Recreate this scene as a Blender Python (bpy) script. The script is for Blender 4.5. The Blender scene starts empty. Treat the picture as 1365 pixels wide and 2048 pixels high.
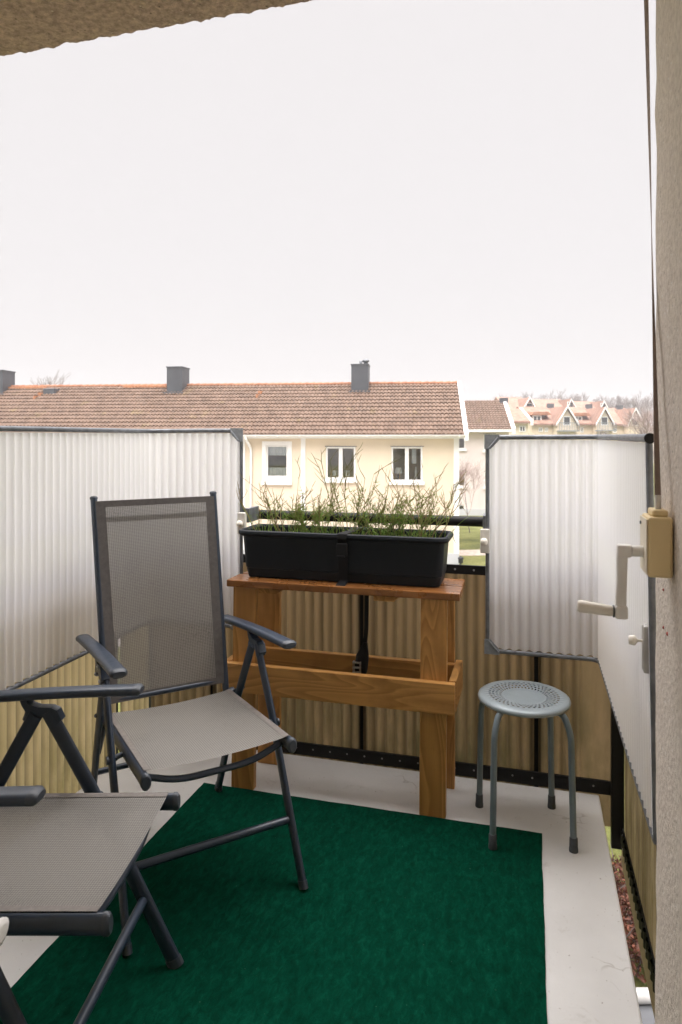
import bpy, bmesh, math, random
from mathutils import Vector, Matrix, noise
R = math.radians
D = bpy.data
sc = bpy.context.scene
COL = sc.collection
random.seed(7)

# ------------------------------------------------------------------ camera, light, exposure
F, CX, CY, EYE = 1365.0, 682.5, 872.0, 1.35          # focal length (px), principal point, eye height
cam_d = D.cameras.new('camera'); cam = D.objects.new('camera', cam_d); COL.objects.link(cam)
cam.location = (0, 0, EYE); cam.rotation_euler = (R(90), 0, 0)
cam_d.sensor_fit = 'VERTICAL'; cam_d.sensor_height = 36; cam_d.sensor_width = 24
cam_d.lens = F/2048*36; cam_d.shift_y = -(1024-CY)/2048
cam_d.clip_start = .02; cam_d.clip_end = 3000
cam_d.dof.use_dof = True; cam_d.dof.focus_distance = 2.45; cam_d.dof.aperture_fstop = 8.0
sc.camera = cam

SUN_EL, SUN_AZ = R(52), R(205)                        # azimuth clockwise from +Y (behind us, to the left)
world = D.worlds.new('World'); sc.world = world; world.use_nodes = True
nt = world.node_tree; nt.nodes.clear()
def wn(t, **k):
    n = nt.nodes.new(t)
    for a, b in k.items(): setattr(n, a, b)
    return n
out = wn('ShaderNodeOutputWorld'); bg = wn('ShaderNodeBackground')
sky = wn('ShaderNodeTexSky', sky_type='NISHITA'); sky.sun_disc = False
sky.sun_elevation = SUN_EL; sky.sun_rotation = SUN_AZ; sky.air_density = 1.0; sky.dust_density = 6; sky.ozone_density = 1
tc = wn('ShaderNodeTexCoord'); sep = wn('ShaderNodeSeparateXYZ')
nt.links.new(tc.outputs['Generated'], sep.inputs[0])
ramp = wn('ShaderNodeValToRGB')                       # cloud cover: brighter towards the zenith
cr = ramp.color_ramp
cr.elements[0].position = 0.0; cr.elements[0].color = (.375, .360, .361, 1)
cr.elements[1].position = .80; cr.elements[1].color = (3.1, 2.97, 2.93, 1)
e = cr.elements.new(.56); e.color = (.378, .362, .363, 1)
nt.links.new(sep.outputs['Z'], ramp.inputs[0])
scl = wn('ShaderNodeVectorMath', operation='SCALE'); scl.inputs['Scale'].default_value = 10.0
nt.links.new(ramp.outputs[0], scl.inputs[0])
mix = wn('ShaderNodeMix', data_type='RGBA'); mix.inputs[0].default_value = .97   # overcast hides nearly all of the blue
nt.links.new(sky.outputs[0], mix.inputs[6]); nt.links.new(scl.outputs[0], mix.inputs[7])
nt.links.new(mix.outputs[2], bg.inputs[0]); bg.inputs[1].default_value = .1
nt.links.new(bg.outputs[0], out.inputs[0])

sun_d = D.lights.new('sun', 'SUN'); sun_d.energy = .9; sun_d.angle = R(40); sun_d.color = (1, .965, .92)
sun = D.objects.new('sun', sun_d); COL.objects.link(sun)
sd = Vector((math.sin(SUN_AZ)*math.cos(SUN_EL), math.cos(SUN_AZ)*math.cos(SUN_EL), math.sin(SUN_EL)))
sun.rotation_euler = sd.to_track_quat('Z', 'Y').to_euler()

vs = sc.view_settings
vs.view_transform = 'Standard'; vs.look = 'None'; vs.exposure = 1.22; vs.gamma = 1; vs.use_curve_mapping = False

# ------------------------------------------------------------------ helpers
def at(px, py, Y): return Vector(((px-CX)/F*Y, Y, EYE-(py-CY)/F*Y))
UA = math.atan2(-.267, .9637)                        # the balcony is turned this much
U = Vector((math.cos(UA), math.sin(UA), 0)); V = Vector((-math.sin(UA), math.cos(UA), 0))
def uv(u, v, z=0): return U*u + V*v + Vector((0, 0, z))

class MB:
    """collects shapes, builds ONE mesh object"""
    def __init__(s): s.v = []; s.f = []; s.m = []; s.sm = []
    def add(s, vs_, fs, mi=0, smooth=False):
        b = len(s.v); s.v += [Vector(p) for p in vs_]
        for f in fs: s.f.append([b+i for i in f]); s.m.append(mi); s.sm.append(smooth)
    def box(s, a, b, mi=0, rot=None, org=None):
        x0, y0, z0 = a; x1, y1, z1 = b
        p = [Vector(q) for q in ((x0,y0,z0),(x1,y0,z0),(x1,y1,z0),(x0,y1,z0),(x0,y0,z1),(x1,y0,z1),(x1,y1,z1),(x0,y1,z1))]
        if rot is not None:
            o = Vector(org or (0,0,0)); p = [rot @ (q-o) + o for q in p]
        s.add(p, [(0,3,2,1),(4,5,6,7),(0,1,5,4),(1,2,6,5),(2,3,7,6),(3,0,4,7)], mi)
    def bbox(s, a, b, r=.003, mi=0, jit=0):
        """box with bevelled edges"""
        bm = bmesh.new(); bmesh.ops.create_cube(bm, size=1)
        c = [(a[i]+b[i])/2 for i in range(3)]; d = [abs(b[i]-a[i]) for i in range(3)]
        for v in bm.verts: v.co = Vector((c[0]+v.co.x*d[0], c[1]+v.co.y*d[1], c[2]+v.co.z*d[2]))
        bmesh.ops.bevel(bm, geom=bm.edges[:], offset=r, segments=2, affect='EDGES', profile=.5)
        bm.verts.index_update()
        s.add([v.co.copy() for v in bm.verts], [[v.index for v in f.verts] for f in bm.faces], mi); bm.free()
    def sweep(s, pts, a, b=None, ref=(0,0,1), n=10, caps=True, mi=0, smooth=True, power=1.0):
        """tube along pts: half size a along ref, b across; a and b may be lists"""
        pts = [Vector(p) for p in pts]; b = a if b is None else b
        N = len(pts); A = a if isinstance(a, (list, tuple)) else [a]*N; B = b if isinstance(b, (list, tuple)) else [b]*N
        ref = Vector(ref); vs_ = []; fs = []
        for i, p in enumerate(pts):
            t = (pts[min(i+1, N-1)] - pts[max(i-1, 0)])
            if t.length < 1e-9: t = Vector((0,0,1))
            t.normalize(); n1 = ref - ref.dot(t)*t
            if n1.length < 1e-4:
                o = Vector((1,0,0)) if abs(t.x) < .9 else Vector((0,1,0)); n1 = o - o.dot(t)*t
            n1.normalize(); n2 = t.cross(n1)
            for k in range(n):
                th = 2*math.pi*k/n; c, q = math.cos(th), math.sin(th)
                if power != 1: c = math.copysign(abs(c)**power, c); q = math.copysign(abs(q)**power, q)
                vs_.append(p + n1*A[i]*c + n2*B[i]*q)
        for i in range(N-1):
            for k in range(n):
                k2 = (k+1) % n; fs.append((i*n+k, i*n+k2, (i+1)*n+k2, (i+1)*n+k))
        s.add(vs_, fs, mi, smooth)
        if caps:
            s.add(vs_[:n], [tuple(range(n-1, -1, -1))], mi); s.add(vs_[-n:], [tuple(range(n))], mi)
    def lathe(s, prof, c=(0,0,0), n=24, mi=0, smooth=True, axis='z', capb=False, capt=False):
        vs_ = []
        for r, z in prof:
            for k in range(n):
                th = 2*math.pi*k/n; q = (r*math.cos(th), r*math.sin(th), z)
                if axis == 'y': q = (q[0], q[2], q[1])
                if axis == 'x': q = (q[2], q[0], q[1])
                vs_.append(Vector(q)+Vector(c))
        fs = [(i*n+k, i*n+(k+1) % n, (i+1)*n+(k+1) % n, (i+1)*n+k) for i in range(len(prof)-1) for k in range(n)]
        s.add(vs_, fs, mi, smooth)
        if capb: s.add(vs_[:n], [tuple(range(n-1, -1, -1))], mi)
        if capt: s.add(vs_[-n:], [tuple(range(n))], mi)
    def quad(s, a, b, c, d, mi=0): s.add([a, b, c, d], [(0,1,2,3)], mi)
    def prism(s, poly, d, mi=0):
        """poly: list of points, extruded by vector d"""
        d = Vector(d); p = [Vector(q) for q in poly]; n = len(p)
        s.add(p+[q+d for q in p], [tuple(range(n-1, -1, -1)), tuple(range(n, 2*n))]+[(i, (i+1) % n, n+(i+1) % n, n+i) for i in range(n)], mi)
    def build(s, name, mats, parent=None, off=(0,0,0)):
        me = D.meshes.new(name); o_ = Vector(off)
        me.from_pydata([v-o_ for v in s.v], [], s.f)
        if not isinstance(mats, (list, tuple)): mats = [mats]
        for m in mats: me.materials.append(m)
        me.polygons.foreach_set('material_index', s.m); me.polygons.foreach_set('use_smooth', s.sm)
        bm = bmesh.new(); bm.from_mesh(me); bmesh.ops.recalc_face_normals(bm, faces=bm.faces[:]); bm.to_mesh(me); bm.free()
        if getattr(s, 'wave', None) and len(s.wave) == len(s.v):
            ul = me.uv_layers.new(name='UVMap')
            for lo in me.loops: ul.data[lo.index].uv = (s.wave[lo.vertex_index]*.5+.5, s.v[lo.vertex_index].z)
        me.update()
        o = D.objects.new(name, me); COL.objects.link(o)
        if parent is not None: o.parent = parent
        return o

def build_each(b, name, mats, parent):
    """one mesh object per connected piece"""
    par = list(range(len(b.v)))
    key = {}
    for i, p in enumerate(b.v):
        k = (round(p.x, 5), round(p.y, 5), round(p.z, 5)); par[i] = key.setdefault(k, i)
    def root(i):
        while par[i] != i: par[i] = par[par[i]]; i = par[i]
        return i
    for f in b.f:
        for i in f[1:]:
            x, y = root(f[0]), root(i)
            if x != y: par[y] = x
    gr = {}
    for n, f in enumerate(b.f): gr.setdefault(root(f[0]), []).append(n)
    for fl_ in gr.values():
        q = MB(); mp = {}
        for n in fl_:
            f = []
            for i in b.f[n]:
                if i not in mp: mp[i] = len(q.v); q.v.append(b.v[i])
                f.append(mp[i])
            q.f.append(f); q.m.append(b.m[n]); q.sm.append(b.sm[n])
        q.build(name, mats, parent)
def tag(o, label, cat, group=None, kind=None):
    if kind: o['kind'] = kind
    if label: o['label'] = label
    if cat: o['category'] = cat
    if group: o['group'] = group
    return o
def thing(name, label, cat, loc=(0,0,0), rz=0, group=None):
    o = D.objects.new(name, None); COL.objects.link(o); o.empty_display_size = .1
    o.location = loc; o.rotation_euler = (0, 0, rz)
    return tag(o, label, cat, group)
def copy_tree(o, parent=None):
    c = o.copy(); COL.objects.link(c)
    if parent is not None: c.parent = parent
    for ch in [x for x in D.objects if x.parent == o]: copy_tree(ch, c)
    return c
def fillet(pts, r, n=6):
    pts = [Vector(p) for p in pts]; o = [pts[0]]
    for i in range(1, len(pts)-1):
        a, b, c = pts[i-1], pts[i], pts[i+1]
        d1 = (a-b); d2 = (c-b); q = min(r, d1.length*.49, d2.length*.49)
        p1 = b+d1.normalized()*q; p2 = b+d2.normalized()*q
        for k in range(n+1):
            t = k/n; o.append(p1*(1-t)**2 + b*2*t*(1-t) + p2*t*t)
    return o+[pts[-1]]

# ------------------------------------------------------------------ materials
class NT:
    def __init__(s, name):
        s.m = D.materials.new(name); s.m.use_nodes = True; s.t = s.m.node_tree; s.t.nodes.clear()
        s.out = s.n('ShaderNodeOutputMaterial')
    def n(s, t, **k):
        o = s.t.nodes.new(t)
        for a, b in k.items(): setattr(o, a, b)
        return o
    def l(s, a, b): s.t.links.new(a, b)
    def coord(s, kind='Object', scale=(1,1,1)):
        c = s.n('ShaderNodeTexCoord'); m = s.n('ShaderNodeMapping'); m.inputs['Scale'].default_value = scale
        s.l(c.outputs[kind], m.inputs[0]); return m.outputs[0]
    def noise(s, vec, scale, detail=4, rough=.55, dist=0):
        o = s.n('ShaderNodeTexNoise'); o.inputs['Scale'].default_value = scale; o.inputs['Detail'].default_value = detail
        o.inputs['Roughness'].default_value = rough; o.inputs['Distortion'].default_value = dist
        s.l(vec, o.inputs['Vector']); return o.outputs['Fac']
    def ramp(s, fac, stops, interp='LINEAR'):
        o = s.n('ShaderNodeValToRGB'); r = o.color_ramp; r.interpolation = interp
        def c4(c): return tuple(c)+(1,) if len(c) == 3 else c
        r.elements[0].position = stops[0][0]; r.elements[0].color = c4(stops[0][1])
        r.elements[1].position = stops[-1][0]; r.elements[1].color = c4(stops[-1][1])
        for p, c in stops[1:-1]: e = r.elements.new(p); e.color = c4(c)
        s.l(fac, o.inputs[0]); return o.outputs[0]
    def math(s, op, a, b=None):
        o = s.n('ShaderNodeMath', operation=op)
        for i, x in enumerate((a, b)):
            if x is None: continue
            if isinstance(x, (int, float)): o.inputs[i].default_value = x
            else: s.l(x, o.inputs[i])
        return o.outputs[0]
    def mix(s, fac, a, b, mode='MIX'):
        o = s.n('ShaderNodeMix', data_type='RGBA', blend_type=mode)
        for i, x in ((0, fac), (6, a), (7, b)):
            if isinstance(x, (int, float)): o.inputs[i].default_value = x
            elif isinstance(x, tuple): o.inputs[i].default_value = x+(1,) if len(x) == 3 else x
            else: s.l(x, o.inputs[i])
        return o.outputs[2]
    def bump(s, h, strength, dist=.01):
        o = s.n('ShaderNodeBump'); o.inputs['Strength'].default_value = strength; o.inputs['Distance'].default_value = dist
        s.l(h, o.inputs['Height']); return o.outputs[0]
    def bsdf(s, col, rough=.6, metal=0, spec=.5, normal=None, connect=True):
        o = s.n('ShaderNodeBsdfPrincipled')
        for k, x in (('Base Color', col), ('Roughness', rough), ('Metallic', metal), ('Specular IOR Level', spec)):
            if isinstance(x, tuple): o.inputs[k].default_value = x+(1,) if len(x) == 3 else x
            elif isinstance(x, (int, float)): o.inputs[k].default_value = x
            else: s.l(x, o.inputs[k])
        if normal is not None: s.l(normal, o.inputs['Normal'])
        if connect: s.l(o.outputs[0], s.out.inputs[0])
        return o.outputs[0]
    def mixs(s, fac, a, b, connect=True):
        o = s.n('ShaderNodeMixShader')
        if isinstance(fac, (int, float)): o.inputs[0].default_value = fac
        else: s.l(fac, o.inputs[0])
        s.l(a, o.inputs[1]); s.l(b, o.inputs[2])
        if connect: s.l(o.outputs[0], s.out.inputs[0])
        return o.outputs[0]

def mul(c, k): return tuple(x*k for x in c)
def mat(name, col, rough=.55, metal=0, var=.12, scale=12, bump=0, bscale=150, bdist=.002, spec=.5, rvar=.1):
    t = NT(name); co = t.coord()
    f = t.noise(co, scale, 5, .6)
    c = t.ramp(f, [(.3, mul(col, 1-var)), (.7, mul(col, 1+var))])
    r = t.math('ADD', t.math('MULTIPLY', t.noise(co, scale*3, 3), rvar*2), rough-rvar)
    nrm = t.bump(t.noise(co, bscale, 4), bump, bdist) if bump else None
    t.bsdf(c, r, metal, spec, nrm); return t.m

def m_concrete(name, dark, light, speck=(.6,.56,.5), bscale=60, bdist=.006, big=3.0, speck_amt=.05):
    t = NT(name); co = t.coord()
    f = t.noise(co, bscale*.8, 8, .75); g = t.noise(co, big, 3)
    c = t.ramp(f, [(.32, dark), (.5, mul(tuple((a+b)/2 for a, b in zip(dark, light)), 1)), (.68, light)])
    c = t.mix(t.math('MULTIPLY', g, .35), c, mul(light, .8))
    v = t.n('ShaderNodeTexVoronoi'); v.inputs['Scale'].default_value = bscale; t.l(co, v.inputs['Vector'])
    s = t.ramp(v.outputs['Distance'], [(.12, (1,1,1)), (.24, (0,0,0))])
    sel = t.n('ShaderNodeTexWhiteNoise'); t.l(v.outputs['Position'], sel.inputs['Vector'])
    sm = t.math('MULTIPLY', s, t.math('GREATER_THAN', sel.outputs['Value'], 1-speck_amt*2))
    c = t.mix(sm, c, speck)
    dk = t.math('MULTIPLY', s, t.math('LESS_THAN', sel.outputs['Value'], speck_amt*2.4))
    c = t.mix(t.math('MULTIPLY', dk, .7), c, mul(dark, .45))
    h = t.math('ADD', t.noise(co, bscale, 6, .7), t.math('MULTIPLY', v.outputs['Distance'], .5))
    t.bsdf(c, .9, 0, .2, t.bump(h, .9, bdist)); return t.m
M = {}
M['ceiling'] = m_concrete('rough brown concrete', (.16,.112,.10), (.74,.54,.48), (.72,.62,.54), 60, .012)
M['wall'] = m_concrete('rough pale plaster', (.57,.49,.42), (.92,.835,.745), (.95,.94,.93), 90, .0045, 2.0, .06)

def m_floor():
    t = NT('painted concrete floor'); co = t.coord()
    c = t.ramp(t.noise(co, 2.2, 6, .6), [(.3, (.54,.535,.53)), (.7, (.65,.645,.64))])
    st = t.ramp(t.noise(co, 7, 8, .72, .6), [(.60, (0,0,0)), (.74, (1,1,1))])
    c = t.mix(t.math('MULTIPLY', st, .5), c, (.34,.31,.27))
    fl = t.ramp(t.noise(co, 95, 2, .5), [(.70, (0,0,0)), (.75, (1,1,1))])
    c = t.mix(t.math('MULTIPLY', fl, .65), c, (.16,.13,.10))
    # hairline cracks where the paint has lifted
    cr_ = t.n('ShaderNodeTexVoronoi', feature='DISTANCE_TO_EDGE'); cr_.inputs['Scale'].default_value = 5
    dn = t.n('ShaderNodeTexNoise'); dn.inputs['Scale'].default_value = 9; t.l(co, dn.inputs['Vector'])
    ad = t.n('ShaderNodeMix', data_type='VECTOR'); ad.inputs[0].default_value = .25; t.l(co, ad.inputs[4]); t.l(dn.outputs['Color'], ad.inputs[5])
    t.l(ad.outputs[1], cr_.inputs['Vector'])
    ck = t.ramp(cr_.outputs['Distance'], [(.0, (1,1,1)), (.02, (0,0,0))])
    msk = t.ramp(t.noise(co, 3.1, 2), [(.62, (0,0,0)), (.66, (1,1,1))])
    c = t.mix(t.math('MULTIPLY', t.math('MULTIPLY', ck, msk), .45), c, (.2,.17,.14))
    t.bsdf(c, .6, 0, .4, t.bump(t.noise(co, 60, 6, .65), .25, .004)); return t.m
M['floor'] = m_floor()

def m_carpet():
    t = NT('green needle felt'); co = t.coord()
    f1 = t.noise(t.coord(scale=(1, .45, 1)), 60, 8, .75, .5); f2 = t.noise(t.coord(scale=(1, .5, 1)), 7, 4, .6, .8)
    f = t.math('ADD', t.math('MULTIPLY', f1, .89), t.math('MULTIPLY', f2, .11))
    c = t.ramp(f, [(.34, (.0008,.022,.0118)), (.52, (.0012,.043,.0235)), (.68, (.003,.072,.040))])
    lint = t.ramp(t.noise(co, 130, 2, .5), [(.755, (0,0,0)), (.775, (1,1,1))])
    c = t.mix(t.math('MULTIPLY', lint, .3), c, (.2,.26,.2))
    t.bsdf(c, .95, 0, .02, t.bump(t.noise(co, 260, 5, .7), .8, .004)); return t.m
M['carpet'] = m_carpet()

def m_wood(name, axis, dark, light, rough=.55, wet=0, ring=16):
    t = NT(name)
    # every board gets its own offset in the log, taken from its own position
    oi = t.n('ShaderNodeObjectInfo')
    sc3 = {'x': (.16, 1, 1), 'y': (1, .16, 1), 'z': (1, 1, .16)}[axis]
    c = t.n('ShaderNodeTexCoord'); off = t.n('ShaderNodeVectorMath', operation='ADD')
    rs = t.n('ShaderNodeVectorMath', operation='SCALE'); rs.inputs[0].default_value = (1.7, 2.3, 3.1); t.l(oi.outputs['Random'], rs.inputs['Scale'])
    t.l(c.outputs['Object'], off.inputs[0]); t.l(rs.outputs[0], off.inputs[1])
    mp = t.n('ShaderNodeMapping'); mp.inputs['Scale'].default_value = sc3; t.l(off.outputs[0], mp.inputs[0])
    co = mp.outputs[0]
    f = t.noise(co, 7, 2, .4, .25)
    rings = t.math('FRACT', t.math('MULTIPLY', f, ring))
    g = t.ramp(rings, [(0, (0,0,0)), (.72, (.9,.9,.9)), (.86, (1,1,1)), (1, (0,0,0))])
    fine = t.noise(t.n('ShaderNodeMapping').outputs[0], 1, 1)
    m2 = t.n('ShaderNodeMapping'); m2.inputs['Scale'].default_value = tuple(.02 if k < 1 else 1 for k in sc3); t.l(off.outputs[0], m2.inputs[0])
    fine = t.noise(m2.outputs[0], 260, 3, .6)
    mid = tuple((a+b)/2 for a, b in zip(dark, light))
    col = t.mix(g, light, dark)
    col = t.mix(.45, col, t.ramp(t.noise(co, 3, 3), [(.3, mid), (.7, light)]))
    col = t.mix(t.math('MULTIPLY', fine, .4), col, mul(dark, .8))
    # knots
    v = t.n('ShaderNodeTexVoronoi'); v.inputs['Scale'].default_value = 4.2
    m3 = t.n('ShaderNodeMapping'); m3.inputs['Scale'].default_value = tuple(.5 if k < 1 else 1 for k in sc3); t.l(off.outputs[0], m3.inputs[0]); t.l(m3.outputs[0], v.inputs['Vector'])
    kn = t.ramp(v.outputs['Distance'], [(.03, (1,1,1)), (.09, (0,0,0))])
    col = t.mix(t.math('MULTIPLY', kn, .8), col, mul(dark, .25))
    # weathering blotches
    wz = t.ramp(t.noise(off.outputs[0], 6, 5, .65), [(.5, (0,0,0)), (.75, (1,1,1))])
    col = t.mix(t.math('MULTIPLY', wz, .45), col, mul(dark, .55))
    r = t.math('SUBTRACT', rough+.12, t.math('MULTIPLY', t.noise(off.outputs[0], 9, 4), .3)) if wet else rough
    t.bsdf(col, r, 0, .5 if wet else .3, t.bump(t.math('ADD', rings, fine), .25, .0015)); return t.m
WD, WL = (.28,.118,.027), (.70,.375,.115)
M['wood_leg'] = m_wood('treated pine upright', 'z', WD, WL, .42, 1)
M['wood_board'] = m_wood('treated pine board', 'x', WD, WL, .42, 1)
M['wood_side'] = m_wood('treated pine cross piece', 'y', mul(WD, .8), mul(WL, .9))
M['wood_top'] = m_wood('wet pine top board', 'x', (.14,.050,.014), (.37,.155,.045), .32, 1)

def m_plastic_sheet(name, col, tcol, tfac, rough=.45, dirt_shade=None, streak=.08, groove=0):
    t = NT(name); co = t.coord()
    f = t.noise(t.coord(scale=(1,1,.12)), 14, 5, .6)
    c = t.ramp(f, [(.3, mul(col, 1-streak)), (.7, mul(col, 1+streak))])
    if dirt_shade:  # greenish grime plus painted shade towards the foot of the panels
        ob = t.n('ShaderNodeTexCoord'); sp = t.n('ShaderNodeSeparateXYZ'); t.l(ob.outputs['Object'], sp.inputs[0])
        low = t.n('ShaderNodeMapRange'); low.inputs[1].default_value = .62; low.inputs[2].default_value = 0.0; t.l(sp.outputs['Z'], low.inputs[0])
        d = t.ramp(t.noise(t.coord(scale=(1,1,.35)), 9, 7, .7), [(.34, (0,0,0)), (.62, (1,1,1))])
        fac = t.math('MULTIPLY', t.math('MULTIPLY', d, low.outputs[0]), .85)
        c = t.mix(fac, c, dirt_shade)
        tc_ = t.mix(fac, tcol, mul(dirt_shade, 1.3))
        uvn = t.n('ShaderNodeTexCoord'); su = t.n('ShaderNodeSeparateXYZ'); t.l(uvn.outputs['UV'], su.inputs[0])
        tr_ = t.ramp(su.outputs['X'], [(.25, (0,0,0)), (1, (1,1,1))])          # trough grime together with painted rib shading
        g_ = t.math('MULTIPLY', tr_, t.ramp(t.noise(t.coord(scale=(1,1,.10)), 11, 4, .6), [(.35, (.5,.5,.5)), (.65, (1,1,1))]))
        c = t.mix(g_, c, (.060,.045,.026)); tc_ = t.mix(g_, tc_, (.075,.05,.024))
    else:
        uvn = t.n('ShaderNodeTexCoord'); su = t.n('ShaderNodeSeparateXYZ'); t.l(uvn.outputs['UV'], su.inputs[0])
        g_ = t.math('MULTIPLY', t.ramp(su.outputs['X'], [(.2, (0,0,0)), (1, (1,1,1))]), t.math('ADD', groove*.6, t.math('MULTIPLY', t.noise(t.coord(scale=(1,1,.08)), 6, 4, .6), groove*.8)))
        c = t.mix(g_, c, (.36,.33,.31)); tc_ = t.mix(g_, tcol, (.40,.37,.34))     # rib shading painted into the grooves
    a = t.bsdf(c, rough, 0, .4, t.bump(t.noise(co, 300, 3), .1, .001), connect=False)
    tr = t.n('ShaderNodeBsdfTranslucent'); t.l(tc_, tr.inputs[0])
    t.mixs(tfac, a, tr.outputs[0]); return t.m
M['screen'] = m_plastic_sheet('white corrugated plastic', (.925,.92,.94), (.965,.96,.985), .46, .30, None, .02, .24)
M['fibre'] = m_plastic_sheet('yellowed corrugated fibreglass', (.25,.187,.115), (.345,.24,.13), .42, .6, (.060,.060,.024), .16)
M['fibre_side'] = m_plastic_sheet('yellowed fibreglass with painted backlight', (.50,.42,.285), (.66,.53,.31), .58, .6, (.22,.19,.08), .12)  # lighter copy of the fibreglass, backlight put into its colour

def m_sling(name, thru):
    t = NT(name); c = t.n('ShaderNodeTexCoord')
    w = t.n('ShaderNodeTexWave', bands_direction='Y'); w.inputs['Scale'].default_value = 62; w.inputs['Distortion'].default_value = .3
    t.l(c.outputs['UV'], w.inputs['Vector'])
    w2 = t.n('ShaderNodeTexWave', bands_direction='X'); w2.inputs['Scale'].default_value = 50; t.l(c.outputs['UV'], w2.inputs['Vector'])
    ob = c.outputs['Object']
    wv = t.math('MULTIPLY', t.math('ADD', w.outputs['Fac'], w2.outputs['Fac']), .5)
    wv = t.math('ADD', t.math('MULTIPLY', wv, .7), t.math('MULTIPLY', t.noise(ob, 220, 3, .6), .3))
    col = t.ramp(wv, [(.25, (.112,.105,.095)), (.75, (.250,.235,.213))])
    drop = t.ramp(t.noise(ob, 300, 3, .6), [(.55, (0,0,0)), (.63, (1,1,1))])       # damp spots
    col = t.mix(t.math('MULTIPLY', drop, t.math('MULTIPLY', t.ramp(t.noise(ob, 6, 2), [(.50, (0,0,0)), (.62, (1,1,1))]), .45)), col, (.03,.027,.026))
    a = t.bsdf(col, .55, 0, .35, connect=False)
    tr = t.n('ShaderNodeBsdfTransparent')
    t.mixs(t.math('MULTIPLY', t.math('SUBTRACT', 1.15, wv), thru), a, tr.outputs[0]); return t.m
M['sling'] = m_sling('grey brown mesh fabric', .22); M['sling_seat'] = m_sling('grey brown seat mesh', .10)
M['hem'] = mat('dark doubled hem', (.085,.076,.072), .6, 0, .2, 60)
M['chair'] = mat('anthracite powder coat', (.021,.034,.056), .36, 0, .15, 30, .15, 500, .0006, .6)
M['chair_cap'] = mat('anthracite plastic cap', (.045,.055,.070), .45, 0, .15, 40, .1, 300)
M['steel'] = mat('bolt steel', (.55,.55,.56), .3, 1, .08, 40)
M['galv'] = mat('galvanised tube', (.155,.165,.18), .45, .45, .3, 25, .15, 200, .001)
M['galv_light'] = mat('galvanised bracket', (.27,.29,.315), .45, .5, .2, 40)
M['black'] = mat('black paint', (.004,.004,.0045), .6, 0, .25, 25, .1, 200, .0008, .3)
M['rivet'] = mat('rivet head', (.28,.28,.28), .5, .6, .1, 60)
M['strap'] = mat('black webbing', (.007,.007,.008), .75, 0, .2, 90, .3, 700, .001, .3)
M['planter'] = mat('dark grey plastic', (.0045,.0075,.0115), .55, 0, .18, 18, .1, 400, .0006, .3)
M['soil'] = mat('potting soil', (.018,.012,.008), .95, 0, .5, 60, .9, 90, .02)
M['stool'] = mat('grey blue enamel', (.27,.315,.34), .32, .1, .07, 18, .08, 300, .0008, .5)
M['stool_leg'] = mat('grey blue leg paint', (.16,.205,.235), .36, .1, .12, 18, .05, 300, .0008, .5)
M['rubber'] = mat('grey rubber', (.05,.058,.068), .65, 0, .2, 50)
M['cream'] = mat('yellowed plastic', (.86,.68,.37), .5, 0, .06, 8, .2, 600, .0006)
M['cream_light'] = mat('pale plastic face', (.90,.83,.68), .5, 0, .05, 8)
M['crank'] = mat('ivory crank plastic', (.90,.88,.85), .42, 0, .05, 14)
M['crank_grip'] = mat('ivory grip plastic', (.88,.83,.74), .45, 0, .06, 14)
M['belt'] = mat('brown grey belt', (.26,.20,.165), .8, 0, .15, 80)
M['white_pl'] = mat('white clamp plastic', (.66,.63,.58), .5, 0, .1, 40)
M['rust'] = mat('red rust', (.40,.05,.022), .8, 0, .3, 200)
# far away
def m_stucco(name, col, var=.05):
    t = NT(name); co = t.coord()
    c = t.ramp(t.noise(t.coord(scale=(1,1,.4)), .9, 6, .6), [(.3, mul(col, 1-var)), (.7, mul(col, 1+var))])
    t.bsdf(c, .9, 0, .2, t.bump(t.noise(co, 40, 4), .3, .01)); return t.m
M['stucco'] = m_stucco('cream yellow render', (.68,.58,.455))
M['pink'] = m_stucco('pale pink render', (.66,.59,.575))
M['stone_base'] = m_stucco('grey plinth render', (.50,.51,.53))
M['yellow'] = m_stucco('pale yellow render', (.68,.585,.45))
M['offwhite'] = m_stucco('off white render', (.74,.67,.55))
M['white'] = mat('white painted trim', (.80,.79,.78), .5, 0, .04, 3)
M['sheet'] = mat('dark sheet metal', (.085,.09,.105), .45, .3, .12, 1.5)
M['brick'] = mat('red brick gable', (.40,.15,.095), .85, 0, .2, 2)
M['room'] = mat('brown room wall', (.62,.47,.31), .8, 0, .15, 2)
M['curtain'] = mat('white curtain', (.75,.77,.78), .8, 0, .06, 6)
M['lamp_w'] = mat('white lamp shade', (.8,.79,.77), .7, 0, .03, 6)
M['dark'] = mat('dark interior', (.03,.033,.038), .6, 0, .2, 2)
M['orange'] = mat('orange vent tile', (.40,.18,.09), .8, 0, .15, 6)
def m_tiles(name, a, b, w, h, moss=True):
    t = NT(name); c = t.n('ShaderNodeTexCoord'); dv = t.n('ShaderNodeVectorMath', operation='DIVIDE'); dv.inputs[1].default_value = (w, h, 50)
    t.l(c.outputs['Object'], dv.inputs[0]); fl = t.n('ShaderNodeVectorMath', operation='FLOOR'); t.l(dv.outputs[0], fl.inputs[0])
    wnz = t.n('ShaderNodeTexWhiteNoise'); t.l(fl.outputs[0], wnz.inputs['Vector'])
    ob = c.outputs['Object']
    f = t.math('ADD', t.math('MULTIPLY', wnz.outputs['Value'], .45), t.math('MULTIPLY', t.noise(ob, .8, 5, .6), .6))
    col = t.ramp(f, [(.25, a), (.8, b)])
    if moss:
        ms = t.ramp(t.noise(t.coord(scale=(1,.35,1)), 1.1, 6, .7), [(.6, (0,0,0)), (.74, (1,1,1))])
        col = t.mix(t.math('MULTIPLY', ms, .5), col, (.24,.19,.07))
    t.bsdf(col, .85, 0, .25, t.bump(t.noise(ob, 60, 3), .3, .01)); return t.m
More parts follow.
